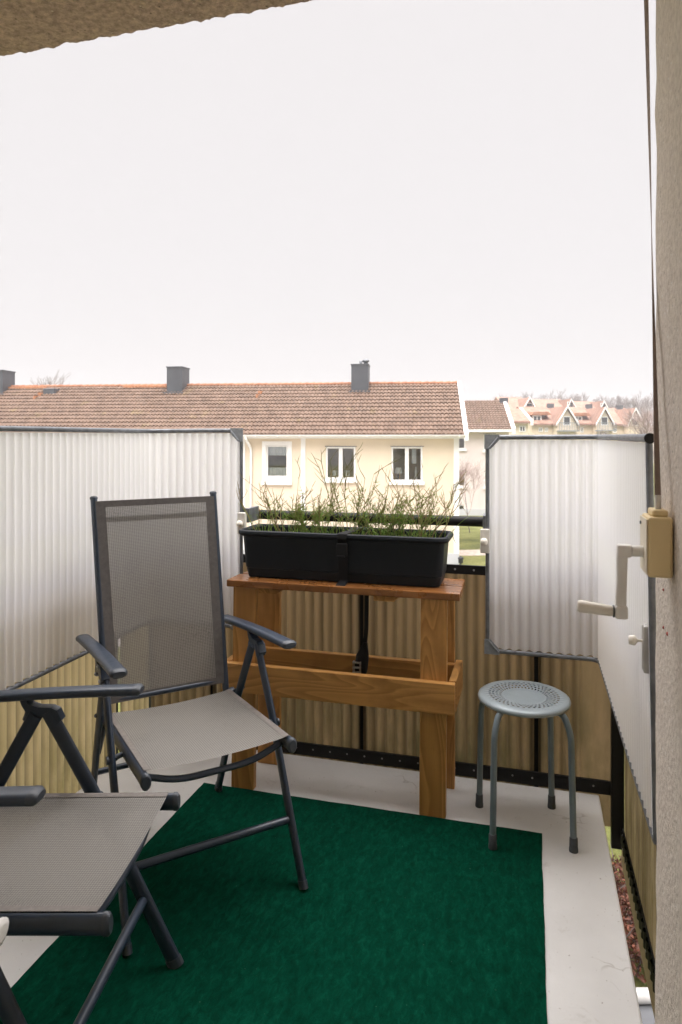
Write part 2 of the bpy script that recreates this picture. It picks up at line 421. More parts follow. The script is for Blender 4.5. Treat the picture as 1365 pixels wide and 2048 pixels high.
M['tiles'] = m_tiles('clay roof tiles', (.120,.078,.057), (.185,.122,.090), .165, .36)
M['tiles_far'] = m_tiles('far clay roof', (.22,.125,.095), (.33,.205,.155), .33, .36, False)
M['tiles_orange'] = m_tiles('orange ridge tiles', (.27,.12,.068), (.38,.19,.115), .33, .3, False)
def m_glass():
    t = NT('window glass'); g = t.n('ShaderNodeBsdfGlossy'); g.inputs['Roughness'].default_value = .02; g.inputs[0].default_value = (.9,.93,.95,1)
    tr = t.n('ShaderNodeBsdfTransparent'); tr.inputs[0].default_value = (.88,.9,.9,1)
    fr = t.n('ShaderNodeFresnel'); fr.inputs[0].default_value = 1.5
    t.mixs(t.math('ADD', t.math('MULTIPLY', fr.outputs[0], 1.2), .06), tr.outputs[0], g.outputs[0]); return t.m
M['glass'] = m_glass()
def m_grass():
    t = NT('lawn'); co = t.coord()
    f = t.math('ADD', t.math('MULTIPLY', t.noise(co, .5, 5, .6), .5), t.math('MULTIPLY', t.noise(co, 14, 8, .8), .5))
    c = t.ramp(f, [(.38, (.05,.055,.014)), (.5, (.125,.135,.036)), (.62, (.24,.225,.085))])
    t.bsdf(c, .9, 0, .2, t.bump(t.noise(co, 40, 5, .8), .8, .05)); return t.m
M['grass'] = m_grass()
M['path'] = mat('gravel path', (.36,.31,.27), .9, 0, .25, 5, .5, 60, .02)
M['bark'] = mat('grey bark', (.125,.105,.095), .9, 0, .3, 3)
M['twig_far'] = mat('winter twigs', (.25,.21,.20), .9, 0, .25, .5)  # lightened so the colour itself carries the distance haze
M['twig_pink'] = mat('reddish twigs', (.34,.26,.24), .9, 0, .25, .5)
def m_leafy(name, a, b, scale):
    t = NT(name); co = t.coord(); c = t.ramp(t.noise(co, scale, 3, .6), [(.35, a), (.65, b)])
    d = t.bsdf(c, .6, 0, .3, connect=False); tr = t.n('ShaderNodeBsdfTranslucent'); t.l(c, tr.inputs[0])
    t.mixs(.25, d, tr.outputs[0]); return t.m
M['stem'] = m_leafy('green brown stems', (.19,.215,.055), (.34,.26,.125), 24)
M['stem_brown'] = m_leafy('straw brown stems', (.34,.235,.12), (.26,.25,.08), 24)
M['needle'] = m_leafy('green needle leaves', (.12,.235,.035), (.27,.37,.07), 30)
M['copper'] = m_leafy('copper leaves', (.03,.013,.010), (.15,.048,.024), 9)

# ------------------------------------------------------------------ balcony: floor, ceiling, wall
BROT = UA
UL, UR, VB = -1.60, .25, 2.735                        # slab edges
b = MB()
b.bbox((UL-.06, -.9, -.18), (UR, VB, 0), .006)
fl = tag(b.build('balcony_floor', M['floor']), None, None, kind='structure'); fl.rotation_euler.z = BROT

b = MB(); nu, nv = 420, 60; u0, u1, v0, v1, zc = -2.6, 1.5, -.9, 1.872, 2.60   # underside of the slab above
P = []
for j in range(nv+1):
    for i in range(nu+1):
        u = u0+(u1-u0)*i/nu; v = v0+(v1-v0)*(j/nv)
        q = Vector((u*22, v*22, 3)); z = zc+.007*noise.noise(q)+.004*noise.noise(q*2.3)
        if j == nv: v += .006*noise.noise(Vector((u*9, 5, 1)))+.007*noise.noise(Vector((u*38, 8, 2)))+.004*noise.noise(Vector((u*90, 8, 5))); z += .004
        P.append((u, v, z))
fs = [(j*(nu+1)+i, j*(nu+1)+i+1, (j+1)*(nu+1)+i+1, (j+1)*(nu+1)+i) for j in range(nv) for i in range(nu)]
b.add(P, fs, 0, True)
top = [(p[0], p[1], 2.80) for p in P[-(nu+1):]]
b.add(P[-(nu+1):]+top, [(i, i+1, nu+2+i, nu+1+i) for i in range(nu)])
b.quad((u0,v0,2.8), (u1,v0,2.8), (u1,v1,2.8), (u0,v1,2.8))
b.quad((u0,v0,zc), (u0,v1,zc), (u0,v1,2.8), (u0,v0,2.8)); b.quad((u1,v0,zc), (u1,v1,zc), (u1,v1,2.8), (u1,v0,2.8)); b.quad((u0,v0,zc), (u1,v0,zc), (u1,v0,2.8), (u0,v0,2.8))
ce = tag(b.build('ceiling', M['ceiling']), None, None, kind='structure'); ce.rotation_euler.z = BROT

# the wall on the right: its left face runs along the balcony's depth
WU, WV = .238, 1.456                                  # far corner of the wall (u, v)
b = MB(); n1, n2 = 24, 90
def wallpt(v, z, k=0):
    q = Vector((v*16, z*16, k)); return (WU+.0035*noise.noise(q)+.0025*noise.noise(q*2.7), v, z)
P = []
for j in range(n2+1):
    for i in range(n1+1):
        v = -.05+(WV+.05)*i/n1; z = -3.75+6.45*j/n2
        p = wallpt(v, z)
        if i == n1: p = (p[0], p[1]+.004*noise.noise(Vector((2, z*24, 7))), z)
        P.append(p)
b.add(P, [(j*(n1+1)+i, j*(n1+1)+i+1, (j+1)*(n1+1)+i+1, (j+1)*(n1+1)+i) for j in range(n2) for i in range(n1)], 0, True)
edge = [P[j*(n1+1)+n1] for j in range(n2+1)]
b.add(edge+[(2.6, p[1], p[2]) for p in edge], [(j, j+1, n2+2+j, n2+1+j) for j in range(n2)], 0)
b.quad((WU, -.05, -3.75), (2.6, -.05, -3.75), (2.6, -.05, 2.7), (WU, -.05, 2.7)); b.quad((WU,-.05,2.7), (2.6,-.05,2.7), (2.6,WV,2.7), (WU,WV,2.7))
wl = tag(b.build('plaster_wall', M['wall']), 'rough beige plaster wall along the right edge, carrying the crank gearbox', 'wall'); wl.rotation_euler.z = BROT
b = MB()
for zz, vv, rr in ((.996, 1.333, .0042), (.9976, 1.369, .0034), (1.067, 1.369, .003)):
    b.lathe([(.0005, -.0022), (rr*.7, -.0016), (rr, 0)], (WU-.001, vv, zz), 10, axis='x')
build_each(b, 'rust_spot', M['rust'], wl)
# the house's own front, behind and left of the camera; unseen, whitened to bounce light
b = MB(); b.box((-4.5, -.95, -3.75), (2.6, -.9, 7.0)); 
fw = tag(b.build('facade_wall', m_stucco('white house front', (.85,.82,.79))), 'plaster front of our own house behind the balcony', 'wall'); fw.rotation_euler.z = BROT

# ------------------------------------------------------------------ carpet
b = MB(); c0, c1, r0, r1 = -1.222, .038, .45, 2.412
def edgew(a, s): return .004*noise.noise(Vector((a*6, s, 0)))+.0015*noise.noise(Vector((a*40, s, 1)))
nx, ny = 60, 90; P = []
for j in range(ny+1):
    for i in range(nx+1):
        u = c0+(c1-c0)*i/nx; v = r0+(r1-r0)*j/ny
        if i in (0, nx): u += edgew(v, i)
        if j in (0, ny): v += edgew(u, j+200)
        rim = min(1, min(i, nx-i, j, ny-j)/1.0)
        P.append((u, v, .0035+.002*rim+.0012*noise.noise(Vector((u*5, v*5, 0)))*rim))
b.add(P, [(j*(nx+1)+i, j*(nx+1)+i+1, (j+1)*(nx+1)+i+1, (j+1)*(nx+1)+i) for j in range(ny) for i in range(nx)], 0, True)
loop = [j for j in range(nx+1)]+[j*(nx+1)+nx for j in range(1, ny+1)]+[ny*(nx+1)+i for i in range(nx-1, -1, -1)]+[j*(nx+1) for j in range(ny-1, 0, -1)]
lp = [P[k] for k in loop]; L = len(lp)
b.add(lp+[(p[0], p[1], .0004) for p in lp], [(k, (k+1) % L, L+(k+1) % L, L+k) for k in range(L)])
cp = tag(b.build('outdoor_carpet', M['carpet']), 'dark green felt carpet lying on the pale balcony floor', 'carpet'); cp.rotation_euler.z = BROT

# ------------------------------------------------------------------ railing
def corrugated(b, path, z0, z1, period, amp, per=8, nz=1, flat=None, phase=0):
    """vertical corrugated sheet along a plan path (list of (u,v))"""
    pts = [Vector((p[0], p[1], 0)) for p in path]
    seg = [(pts[i+1]-pts[i]).length for i in range(len(pts)-1)]; tot = sum(seg); n = max(2, int(tot/period*per))
    P = []
    for k in range(n+1):
        s = tot*k/n; i = 0; a = s
        while i < len(seg)-1 and a > seg[i]: a -= seg[i]; i += 1
        p = pts[i].lerp(pts[i+1], min(1, a/seg[i])); t = (pts[i+1]-pts[i]).normalized(); nr = Vector((-t.y, t.x, 0))
        w = amp*math.sin(2*math.pi*s/period+phase)
        if flat and flat[0] <= s <= flat[1]: w *= .08
        p = p+nr*w
        for j in range(nz+1): P.append((p.x, p.y, z0+(z1-z0)*j/nz))
        if not hasattr(b, 'wave'): b.wave = []
        b.wave += [math.sin(2*math.pi*s/period+phase)*(.05 if flat and flat[0] <= s <= flat[1] else 1)]*(nz+1)
    m = nz+1
    b.add(P, [(k*m+j, (k+1)*m+j, (k+1)*m+j+1, k*m+j+1) for k in range(n) for j in range(nz)], 0, True)

PU_L, PU_R, PV = -1.67, .347, 2.762
rail = thing('balcony_railing', 'black metal balcony railing filled with yellowed corrugated fibreglass panels', 'railing', (0,0,0), BROT)
J = [PU_L, -1.362, -.677, .023, .312]
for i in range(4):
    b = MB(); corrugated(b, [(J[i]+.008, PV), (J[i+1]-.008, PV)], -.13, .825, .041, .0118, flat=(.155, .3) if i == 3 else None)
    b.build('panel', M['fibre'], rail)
for k, (va, vb) in enumerate(((2.54, PV-.02), (1.55, 2.50), (.4, 1.51), (-.9, .37))):
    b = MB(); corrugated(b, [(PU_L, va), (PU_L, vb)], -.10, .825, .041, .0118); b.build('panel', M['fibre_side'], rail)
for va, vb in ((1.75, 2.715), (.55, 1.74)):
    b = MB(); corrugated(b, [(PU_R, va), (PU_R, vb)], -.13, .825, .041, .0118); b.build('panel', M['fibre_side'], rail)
for (u, v) in ((J[1], PV+.035), (J[2], PV+.035), (J[3], PV+.035), (PU_L-.03, PV+.03), (PU_L-.035, 2.52), (PU_L-.035, 1.53), (PU_R+.035, 1.745)):
    b = MB(); b.bbox((u-.02, v-.02, -.17), (u+.02, v+.02, 1.0), .002); b.build('post', M['black'], rail)
b = MB(); b.bbox((.292, 2.716, -.185), (.3365, 2.7505, 1.0), .002); b.build('post', M['black'], rail)
b = MB()
b.sweep(fillet([(PU_L-.03, -.9, 1.006), (PU_L-.03, 2.79, 1.006), (.365, 2.79, 1.006), (.365, .5, 1.006)], .05), .0205, n=14); b.build('handrail', M['black'], rail)
b = MB()
b.bbox((PU_L, 2.735, .802), (.291, 2.747, .838), .001); b.bbox((PU_L-.012, -.9, .802), (PU_L+.016, 2.73, .838), .001); b.bbox((.324, .6, .802), (.332, 2.712, .838), .001)
for k in range(26):
    u = PU_L+.05+k*.074
    b.lathe([(.0005, -.0025), (.003, -.0018), (.0042, 0)], (u, 2.7352, .82), 8, 1, axis='y')
b.build('top_rail', [M['black'], M['rivet']], rail)
b = MB()
b.bbox((PU_L, 2.736, .0015), (.291, 2.748, .052), .001)
for k in range(26): b.lathe([(.0005, -.0025), (.0028, -.0018), (.004, 0)], (PU_L+.05+k*.074, 2.7362, .03), 8, 1, axis='y')
b.build('bottom_rail', [M['black'], M['rivet']], rail)
b = MB()
corrugated(b, [(.324, .6), (.324, 2.712)], -.15, -.10, .041, .0045)
b.box((.3285, .6, -.15), (.3335, 2.712, -.102))
for k in range(24): b.lathe([(.0005, -.0025), (.0028, -.0018), (.004, 0)], (.3185, .7+k*.083, -.122), 8, 1, axis='x')
b.build('bottom_rail', [M['black'], M['rivet']], rail)
b = MB(); b.bbox((.326, .6, -.235), (.337, 2.712, -.1525), .001); b.build('trim_strip', mat('brown grey trim', (.20,.13,.095), .6), rail)
b = MB(); b.bbox((PU_L+.004, -.9, -.1), (PU_L+.018, 2.73, -.03), .001); b.build('bottom_rail', M['black'], rail)

# ------------------------------------------------------------------ privacy screens
def rounded_corner(a, c, d, r, n=7):
    return [(p.x, p.y) for p in fillet([(a[0], a[1], 0), (c[0], c[1], 0), (d[0], d[1], 0)], r, n)]
def privacy_screen(label, path, ztop, zbot, ends, corner_at, sgn):
    t = thing('privacy_screen', label, 'privacy screen', (0,0,0), BROT, 'corrugated privacy screens hung on the railing')
    b = MB(); corrugated(b, path, zbot+.010, ztop-.010, .0362, .0096); b.build('corrugated_sheet', M['screen'], t)
    P = [Vector((p[0], p[1], ztop)) for p in path]; Q = [Vector((p[0], p[1], zbot)) for p in path]
    def dense(L):
        o = []
        for i in range(len(L)-1):
            n = max(1, int((L[i+1]-L[i]).length/.12))
            o += [L[i].lerp(L[i+1], k/n) for k in range(n)]
        o.append(L[-1])
        for i, p in enumerate(o): p.z += .0022*noise.noise(p*3.1+Vector((3, 1, ztop)))
        return o
    b = MB(); b.sweep(dense(P), .0092, n=12); b.build('top_tube', M['galv'], t)
    b = MB(); b.sweep(dense(Q), .0088, n=12); b.build('bottom_tube', M['galv'], t)
    for e in ends:
        p = path[0] if e == 0 else path[-1]
        b = MB(); b.sweep([(p[0], p[1], zbot-.004), (p[0], p[1], ztop+.004)], .0075, n=12); b.build('edge_tube', M['galv'], t)
    p = path[corner_at]; q = path[corner_at+1] if corner_at == 0 else path[-2]
    dr = Vector((q[0]-p[0], q[1]-p[1], 0)).normalized()
    for z, s in ((ztop, -1), (zbot, 1)):
        c = Vector((p[0], p[1], z)); nrm = Vector((0, -.0115, 0)); b = MB()
        b.prism([c-dr*.011+Vector((0,0,-s*.011))+nrm, c+dr*.045+Vector((0,0,-s*.011))+nrm, c+dr*.045+Vector((0,0,s*.010))+nrm, c+dr*.012+Vector((0,0,s*.045))+nrm, c-dr*.011+Vector((0,0,s*.045))+nrm], (0,.004,0))
        b.sweep([c+dr*.041+Vector((0,-.014,0)), c+Vector((0,-.014,s*.041))+dr*.006], .003, n=8)
        b.build('corner_bracket', M['galv_light'], t)
    return t
SV = 2.66
scr_r = privacy_screen('white corrugated plastic screen wrapped round the right corner above the stool',
    [(-.157, SV)]+rounded_corner((-.1, SV), (.245, SV), (.245, 2.2), .045)[1:-1]+[(.247, 1.50)], 1.345, .532, (0, 1), 0, 1)
for o in scr_r.children:
    for vv in o.data.vertices:
        if vv.co.y < 2.1: vv.co.y += .095*(2.1-vv.co.y)/.6*(vv.co.z-.532)/.813
scr_l = privacy_screen('wide white corrugated plastic screen wrapped round the left corner behind the chair',
    [(-1.173, SV)]+rounded_corner((-1.2, SV), (-1.592, SV), (-1.592, 2.2), .06)[1:-1]+[(-1.592, -.6)], 1.372, .546, (0,), 0, -1)
def clamp(u, v, z, t, axis='v'):
    b = MB()
    if axis == 'v':
        b.bbox((u-.017, v-.022, z-.045), (u+.017, v+.002, z+.045), .003); b.build('clamp', M['white_pl'], t)
        b = MB(); b.lathe([(.002,-.022), (.011,-.020), (.014,-.012), (.014,-.004), (.006,0)], (u-.002, v-.022, z), 10, axis='y'); b.build('clamp_knob', M['crank_grip'], t)
    else:
        b.bbox((u-.016, v-.016, z-.05), (u-.002, v+.014, z+.05), .004); b.build('clamp', mat('bare zinc clamp', (.5,.49,.47), .45, .4, .1, 40), t)
        b = MB(); b.lathe([(.003,-.030), (.003,-.012)], (u-.004, v, z+.015), 8, axis='x'); b.lathe([(.002,-.040),(.0095,-.039),(.011,-.027),(.004,-.022)], (u-.004, v, z+.015), 10, axis='x')
        b.build('clamp_knob', M['crank_grip'], t)
clamp(-.157-.008, SV-.01, .952, scr_r); clamp(-1.173+.012, SV-.01, .985, scr_l)
clamp(.247, 1.575, .898, scr_r, 'u')
b = MB(); b.sweep([(.247, 1.590, 1.345), (.247, 1.582, 1.345)], .0115, n=14); b.build('end_plug', M['black'], scr_r)
b = MB(); b.bbox((-.175, SV+.02, .985), (-.163, 2.775, 1.045), .002); b.bbox((-.175, SV+.005, .985), (-.150, SV+.02, 1.045), .002); b.build('rail_hook', M['galv'], scr_r)
b = MB(); b.bbox((-1.155, SV+.02, .985), (-1.140, 2.775, 1.045), .002); b.bbox((-1.175, SV+.005, .985), (-1.14, SV+.02, 1.045), .002); b.build('rail_hook', M['galv'], scr_l)

# ------------------------------------------------------------------ planter bench
BU, BV = -.68, 2.53
bench = thing('planter_bench', 'wooden plank bench with a low apron frame, standing under the black window box', 'bench', uv(BU, BV, 0), BROT)
OFF = (BU, BV, 0)
def board(name, a, c, m, par=bench, r=.003, lean=0):
    b = MB(); b.bbox(a, c, r)
    if lean:
        for p in b.v: p.x += lean*(p.z-.4)
    cen = [(a[i]+c[i])/2 for i in range(3)]
    o = b.build(name, m, par, cen); o.location = Vector(cen)-Vector(OFF); return o
board('leg', (-1.103, 2.415, .0005), (-1.010, 2.443, .7735), M['wood_leg'], lean=.012)
board('leg', (-.378, 2.415, .0005), (-.284, 2.443, .7735), M['wood_leg'], lean=.008)
board('leg', (-1.086, 2.625, .0005), (-.990, 2.653, .7735), M['wood_leg'])
board('leg', (-.374, 2.625, .0005), (-.278, 2.653, .7735), M['wood_leg'])
board('top_board', (-1.120, 2.400, .774), (-.236, 2.522, .800), M['wood_top'])
board('top_board', (-1.112, 2.532, .774), (-.240, 2.654, .800), M['wood_top'])
board('apron', (-1.135, 2.386, .378), (-.252, 2.413, .487), M['wood_board'])
board('apron', (-1.120, 2.596, .378), (-.262, 2.6225, .487), M['wood_board'])
board('apron', (-.2755, 2.4155, .381), (-.2495, 2.654, .489), M['wood_side'])
board('apron', (-1.131, 2.4155, .381), (-1.105, 2.654, .489), M['wood_side'])
for u in (-.955, -.505):
    b = MB(); b.prism([(u-.045, 2.43, .7735), (u+.055, 2.43, .7735), (u+.03, 2.43, .750), (u-.045, 2.43, .750)], (0, .205, 0))
    b.build('cleat', M['wood_side'], bench, OFF)

# ------------------------------------------------------------------ window box with its strap and plants
PB = (-.69, 2.545, .801)
box = thing('window_box', 'long black plastic window box standing on the wooden bench', 'planter', uv(*PB), BROT)
def rrect(hx, hy, r, n=5):
    o = []
    for cx, cy, a0 in ((hx-r, hy-r, 0), (-hx+r, hy-r, 90), (-hx+r, -hy+r, 180), (hx-r, -hy+r, 270)):
        for k in range(n+1):
            a = R(a0+90*k/n); o.append((cx+r*math.cos(a), cy+r*math.sin(a)))
    return o
def loft(b, rings, mi=0, capb=False, capt=False, dent=None):
    n = len(rings[0][0]); vs_ = []
    for ring, z in rings: vs_ += [(p[0], p[1], z) for p in ring]
    b.add(vs_, [(i*n+k, i*n+(k+1) % n, (i+1)*n+(k+1) % n, (i+1)*n+k) for i in range(len(rings)-1) for k in range(n)], mi, False)
    if capb: b.add(vs_[:n], [tuple(range(n-1, -1, -1))], mi)
    if capt: b.add(vs_[-n:], [tuple(range(n))], mi)
b = MB()
loft(b, [(rrect(.3795,.081,.022), .0365), (rrect(.383,.084,.022), .040), (rrect(.393,.091,.026), .160), (rrect(.399,.096,.03), .1615), (rrect(.407,.102,.034), .166),
         (rrect(.410,.105,.035), .172), (rrect(.408,.103,.034), .181), (rrect(.402,.098,.03), .185), (rrect(.395,.091,.028), .184), (rrect(.390,.087,.026), .176), (rrect(.384,.082,.024), .06)], capb=True, capt=True)
b.build('trough', M['planter'], box)
b = MB(); loft(b, [(rrect(.370,.074,.02), .0005), (rrect(.374,.078,.02), .003), (rrect(.380,.083,.022), .034), (rrect(.379,.082,.022), .036)], capb=True, capt=True); b.build('water_tray', M['planter'], box)
b = MB(); nx, ny = 70, 16; P = []
for j in range(ny+1):
    for i in range(nx+1):
        x = -.3835+.767*i/nx; y = -.0815+.163*j/ny; P.append((x, y, .150+.012*noise.noise(Vector((x*14, y*14, 2)))+.006*noise.noise(Vector((x*50, y*50, 2)))))
b.add(P, [(j*(nx+1)+i, j*(nx+1)+i+1, (j+1)*(nx+1)+i+1, (j+1)*(nx+1)+i) for j in range(ny) for i in range(nx)], 0, True); b.build('soil', M['soil'], box)

SX = .018                                             # strap round the box
st = thing('lashing_strap', 'black webbing strap with a ratchet buckle tied round box and bench top', 'strap', uv(PB[0]+SX, PB[1], PB[2]), BROT)
def ribbon(b, pts, w, th=.0016, ux=Vector((1,0,0))):
    b.sweep(pts, w/2, th/2, ref=ux, n=8, power=.35, smooth=False)
b = MB()
ribbon(b, fillet([(0,-.132,-.028), (0,-.132,.0), (0,-.0855,.006), (0,-.0985,.155), (0,-.1085,.166), (0,-.1045,.187), (0,-.085,.1865), (.006,0,.183), (.012,.085,.1865), (.012,.1075,.184), (.012,.098,.15), (.012,.09,0)], .006, 4), .036)
b.build('webbing', M['strap'], st)
b = MB(); b.bbox((-.022, -.110, .105), (.020, -.098, .150), .003); b.bbox((-.018,-.1125,.100), (.012,-.108,.106), .001); b.build('keeper', M['strap'], st)
b = MB(); ribbon(b, fillet([(.075,-.02,-.03), (.072,-.02,-.20), (.062,-.022,-.27), (.052,-.024,-.40)], .03, 4), .016); b.build('strap_tail', M['strap'], st)
b = MB()
b.sweep([(.070,-.024,-.235), (.066,-.026,-.26), (.060,-.030,-.285), (.055,-.034,-.33), (.052,-.03,-.365)], [.008,.016,.025,.026,.018], [.008,.010,.012,.012,.01], ref=(1,0,0), n=12); b.build('buckle_pad', M['strap'], st)
b = MB()
b.bbox((.026,-.052,-.345), (.031,-.036,-.302), .001); b.bbox((.053,-.052,-.345), (.058,-.036,-.302), .001)
for zz in (-.306, -.324, -.342): b.sweep([(.026,-.049,zz), (.058,-.049,zz)], .004, n=8)
b.build('ratchet', M['steel'], st)

def twig_plant(label, u, v, h, n, spread, mats, seed, needles=60, lean=0):
    rnd = random.Random(seed)
    t = thing('heather_plant', label, 'plant', uv(u, v, PB[2]+.142), BROT, 'twiggy plants in the window box')
    b = MB(); nb = MB()
    def branch(p, d, L, r, lev):
        k = 5; pts = [p.copy()]; q = p.copy(); dd = d.copy()
        for i in range(k):
            dd = (dd+Vector((rnd.gauss(0,.14), rnd.gauss(0,.12), rnd.gauss(.05,.06)))).normalized(); q = q+dd*(L/k); pts.append(q.copy())
            if lev < 2 and i >= 1 and rnd.random() < (.95 if lev == 0 else .55):
                s = (dd+Vector((rnd.gauss(0,.62), rnd.gauss(0,.5), rnd.uniform(-.05,.35)))).normalized()
                branch(q.copy(), s, L*rnd.uniform(.28,.55), r*.8, lev+1)
        b.sweep(pts, [r*(1-.6*i/k) for i in range(k+1)], n=4, caps=False)
        if lev > 0 or rnd.random() < .5:
            for i in range(int(L*needles*1.6)):
                a = pts[rnd.randrange(len(pts))]
                if a.z > h*(.38+.45*rnd.random()): continue
                e = (Vector((rnd.gauss(0,1), rnd.gauss(0,1), rnd.uniform(.2,1.4)))).normalized(); ln = rnd.uniform(.012,.030)
                sd_ = e.cross(Vector((rnd.random(), rnd.random(), .3))).normalized()*.0015
                nb.add([a-sd_, a+sd_, a+e*ln], [(0,1,2)])
    for i in range(int(n*1.25)):
        a = rnd.uniform(0, 2*math.pi); rr = rnd.random()**.6*spread*.45; p = Vector((rr*math.cos(a), rr*.55*math.sin(a), 0))
        d = Vector((math.cos(a)*rnd.uniform(.1,.75)+lean, math.sin(a)*rnd.uniform(.05,.4), 1)).normalized()
        branch(p, d, h*rnd.uniform(.45,1.0), rnd.uniform(.0017,.0024), 0)
    for i in range(int(8+spread*60)):
        a = rnd.uniform(0, 2*math.pi); p = Vector((rnd.gauss(0, spread*.42), rnd.uniform(-.055,.055), 0)); L = h*rnd.uniform(.4,.85)
        d = Vector((math.cos(a)*rnd.uniform(.1,.5)+lean, math.sin(a)*.35, 1)).normalized(); pts = [p.copy()]
        for k in range(5): p = p+d*L/5; d = (d+Vector((d.x*.22+rnd.gauss(0,.05), d.y*.22-.02, -.10))).normalized(); pts.append(p.copy())
        nb.sweep(pts, [.0013-.00018*k for k in range(6)], n=3, caps=False)
    # drooping grassy blades at the foot
    for i in range(int(needles*.28)):
        a = rnd.uniform(0, 2*math.pi); p = Vector((rnd.gauss(0, spread*.5), rnd.uniform(-.06,.06), .005)); L = rnd.uniform(.04,.1)
        d = Vector((math.cos(a)*.8, math.sin(a)*.5, 1)).normalized(); sd_ = Vector((-d.y, d.x, 0)).normalized()*.0016
        m_ = p+d*L*.6; e_ = p+Vector((d.x*L*1.3, d.y*L*1.3, L*.62)); nb.add([p-sd_, p+sd_, m_+sd_*.8, m_-sd_*.8, e_], [(0,1,2,3), (3,2,4)])
    b.build('stems', mats[0], t); nb.build('foliage', mats[1], t)
LP = PB[0]
twig_plant('tall brownish twig plant nearest the left end of the window box', LP-.225, 2.545, .245, 9, .13, (M['stem_brown'], M['needle']), 11, 60)
twig_plant('short bright green bushy plant between two tall brown twiggy ones', LP-.125, 2.55, .185, 13, .11, (M['stem'], M['needle']), 12, 190)
twig_plant('tallest wispy plant, rising just left of the strap', LP+.005, 2.555, .30, 10, .15, (M['stem'], M['needle']), 13, 90, .12)
twig_plant('low green plant just right of the strap, leaning right', LP+.15, 2.545, .165, 9, .12, (M['stem'], M['needle']), 14, 150)
twig_plant('bushy upright green plant in the right half of the window box', LP+.235, 2.55, .225, 10, .12, (M['stem'], M['needle']), 15, 110)
twig_plant('straggly plant reaching over the right end of the window box', LP+.315, 2.545, .25, 9, .10, (M['stem_brown'], M['needle']), 16, 70, .22)
twig_plant('single thin sprig at the far left end of the window box', LP-.325, 2.535, .19, 2, .05, (M['stem_brown'], M['needle']), 17, 50)

# ------------------------------------------------------------------ stool
SC = at(1048, 872, 2.353); SC.z = 0
stool = thing('metal_stool', 'round grey metal stool with a perforated seat beside the wooden bench', 'stool', SC)
b = MB(); NS = 84
def ring(r, z): return [(r*math.cos(2*math.pi*k/NS), r*math.sin(2*math.pi*k/NS), z) for k in range(NS)]
SZ = .458
prof = [(.012, SZ-.0085), (.03, SZ-.0085), (.060, SZ-.0082), (.0665, SZ-.0072), (.072, SZ-.005), (.0745, SZ-.0042), (.083, SZ-.002), (.0865, SZ-.0014), (.095, SZ), (.0985, SZ+.0004), (.107, SZ+.001), (.1105, SZ+.0012), (.119, SZ+.0015), (.135, SZ+.001), (.147, SZ-.001), (.153, SZ-.005), (.155, SZ-.011), (.1535, SZ-.017), (.150, SZ-.019), (.148, SZ-.017), (.148, SZ-.010)]
vs_ = []
for r, z in prof: vs_ += ring(r, z)
fs = []
fs = []
for i in range(len(prof)-1):
    for k in range(NS):
        # rows 3,5,7,9 lie between (.072-.0745) ... the wide rows are 5 (.0745-.083), 7 (.0865-.095), 9 (.0985-.107), 11 (.1105-.119)
        if i in (5, 7, 9, 11):
            ph = (0 if i in (5, 9) else 1)
            if (k+ph) % 2 == 0: continue
        fs.append((i*NS+k, i*NS+(k+1) % NS, (i+1)*NS+(k+1) % NS, (i+1)*NS+k))
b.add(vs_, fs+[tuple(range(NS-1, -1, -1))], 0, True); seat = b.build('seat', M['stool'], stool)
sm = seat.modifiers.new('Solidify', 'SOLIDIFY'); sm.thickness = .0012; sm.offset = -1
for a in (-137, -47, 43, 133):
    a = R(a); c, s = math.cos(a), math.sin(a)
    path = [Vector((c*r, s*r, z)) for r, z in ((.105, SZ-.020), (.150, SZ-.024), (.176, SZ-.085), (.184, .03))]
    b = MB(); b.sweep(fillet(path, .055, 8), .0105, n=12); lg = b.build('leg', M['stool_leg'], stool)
    b = MB(); b.lathe([(.0105,.046), (.013,.044), (.0135,.014), (.0145,.010), (.0145,.0006)], (c*.1845, s*.1845, .0055 if (a < 0 and c < 0) else 0.0), 14, capb=True); b.build('rubber_foot', M['rubber'], lg)

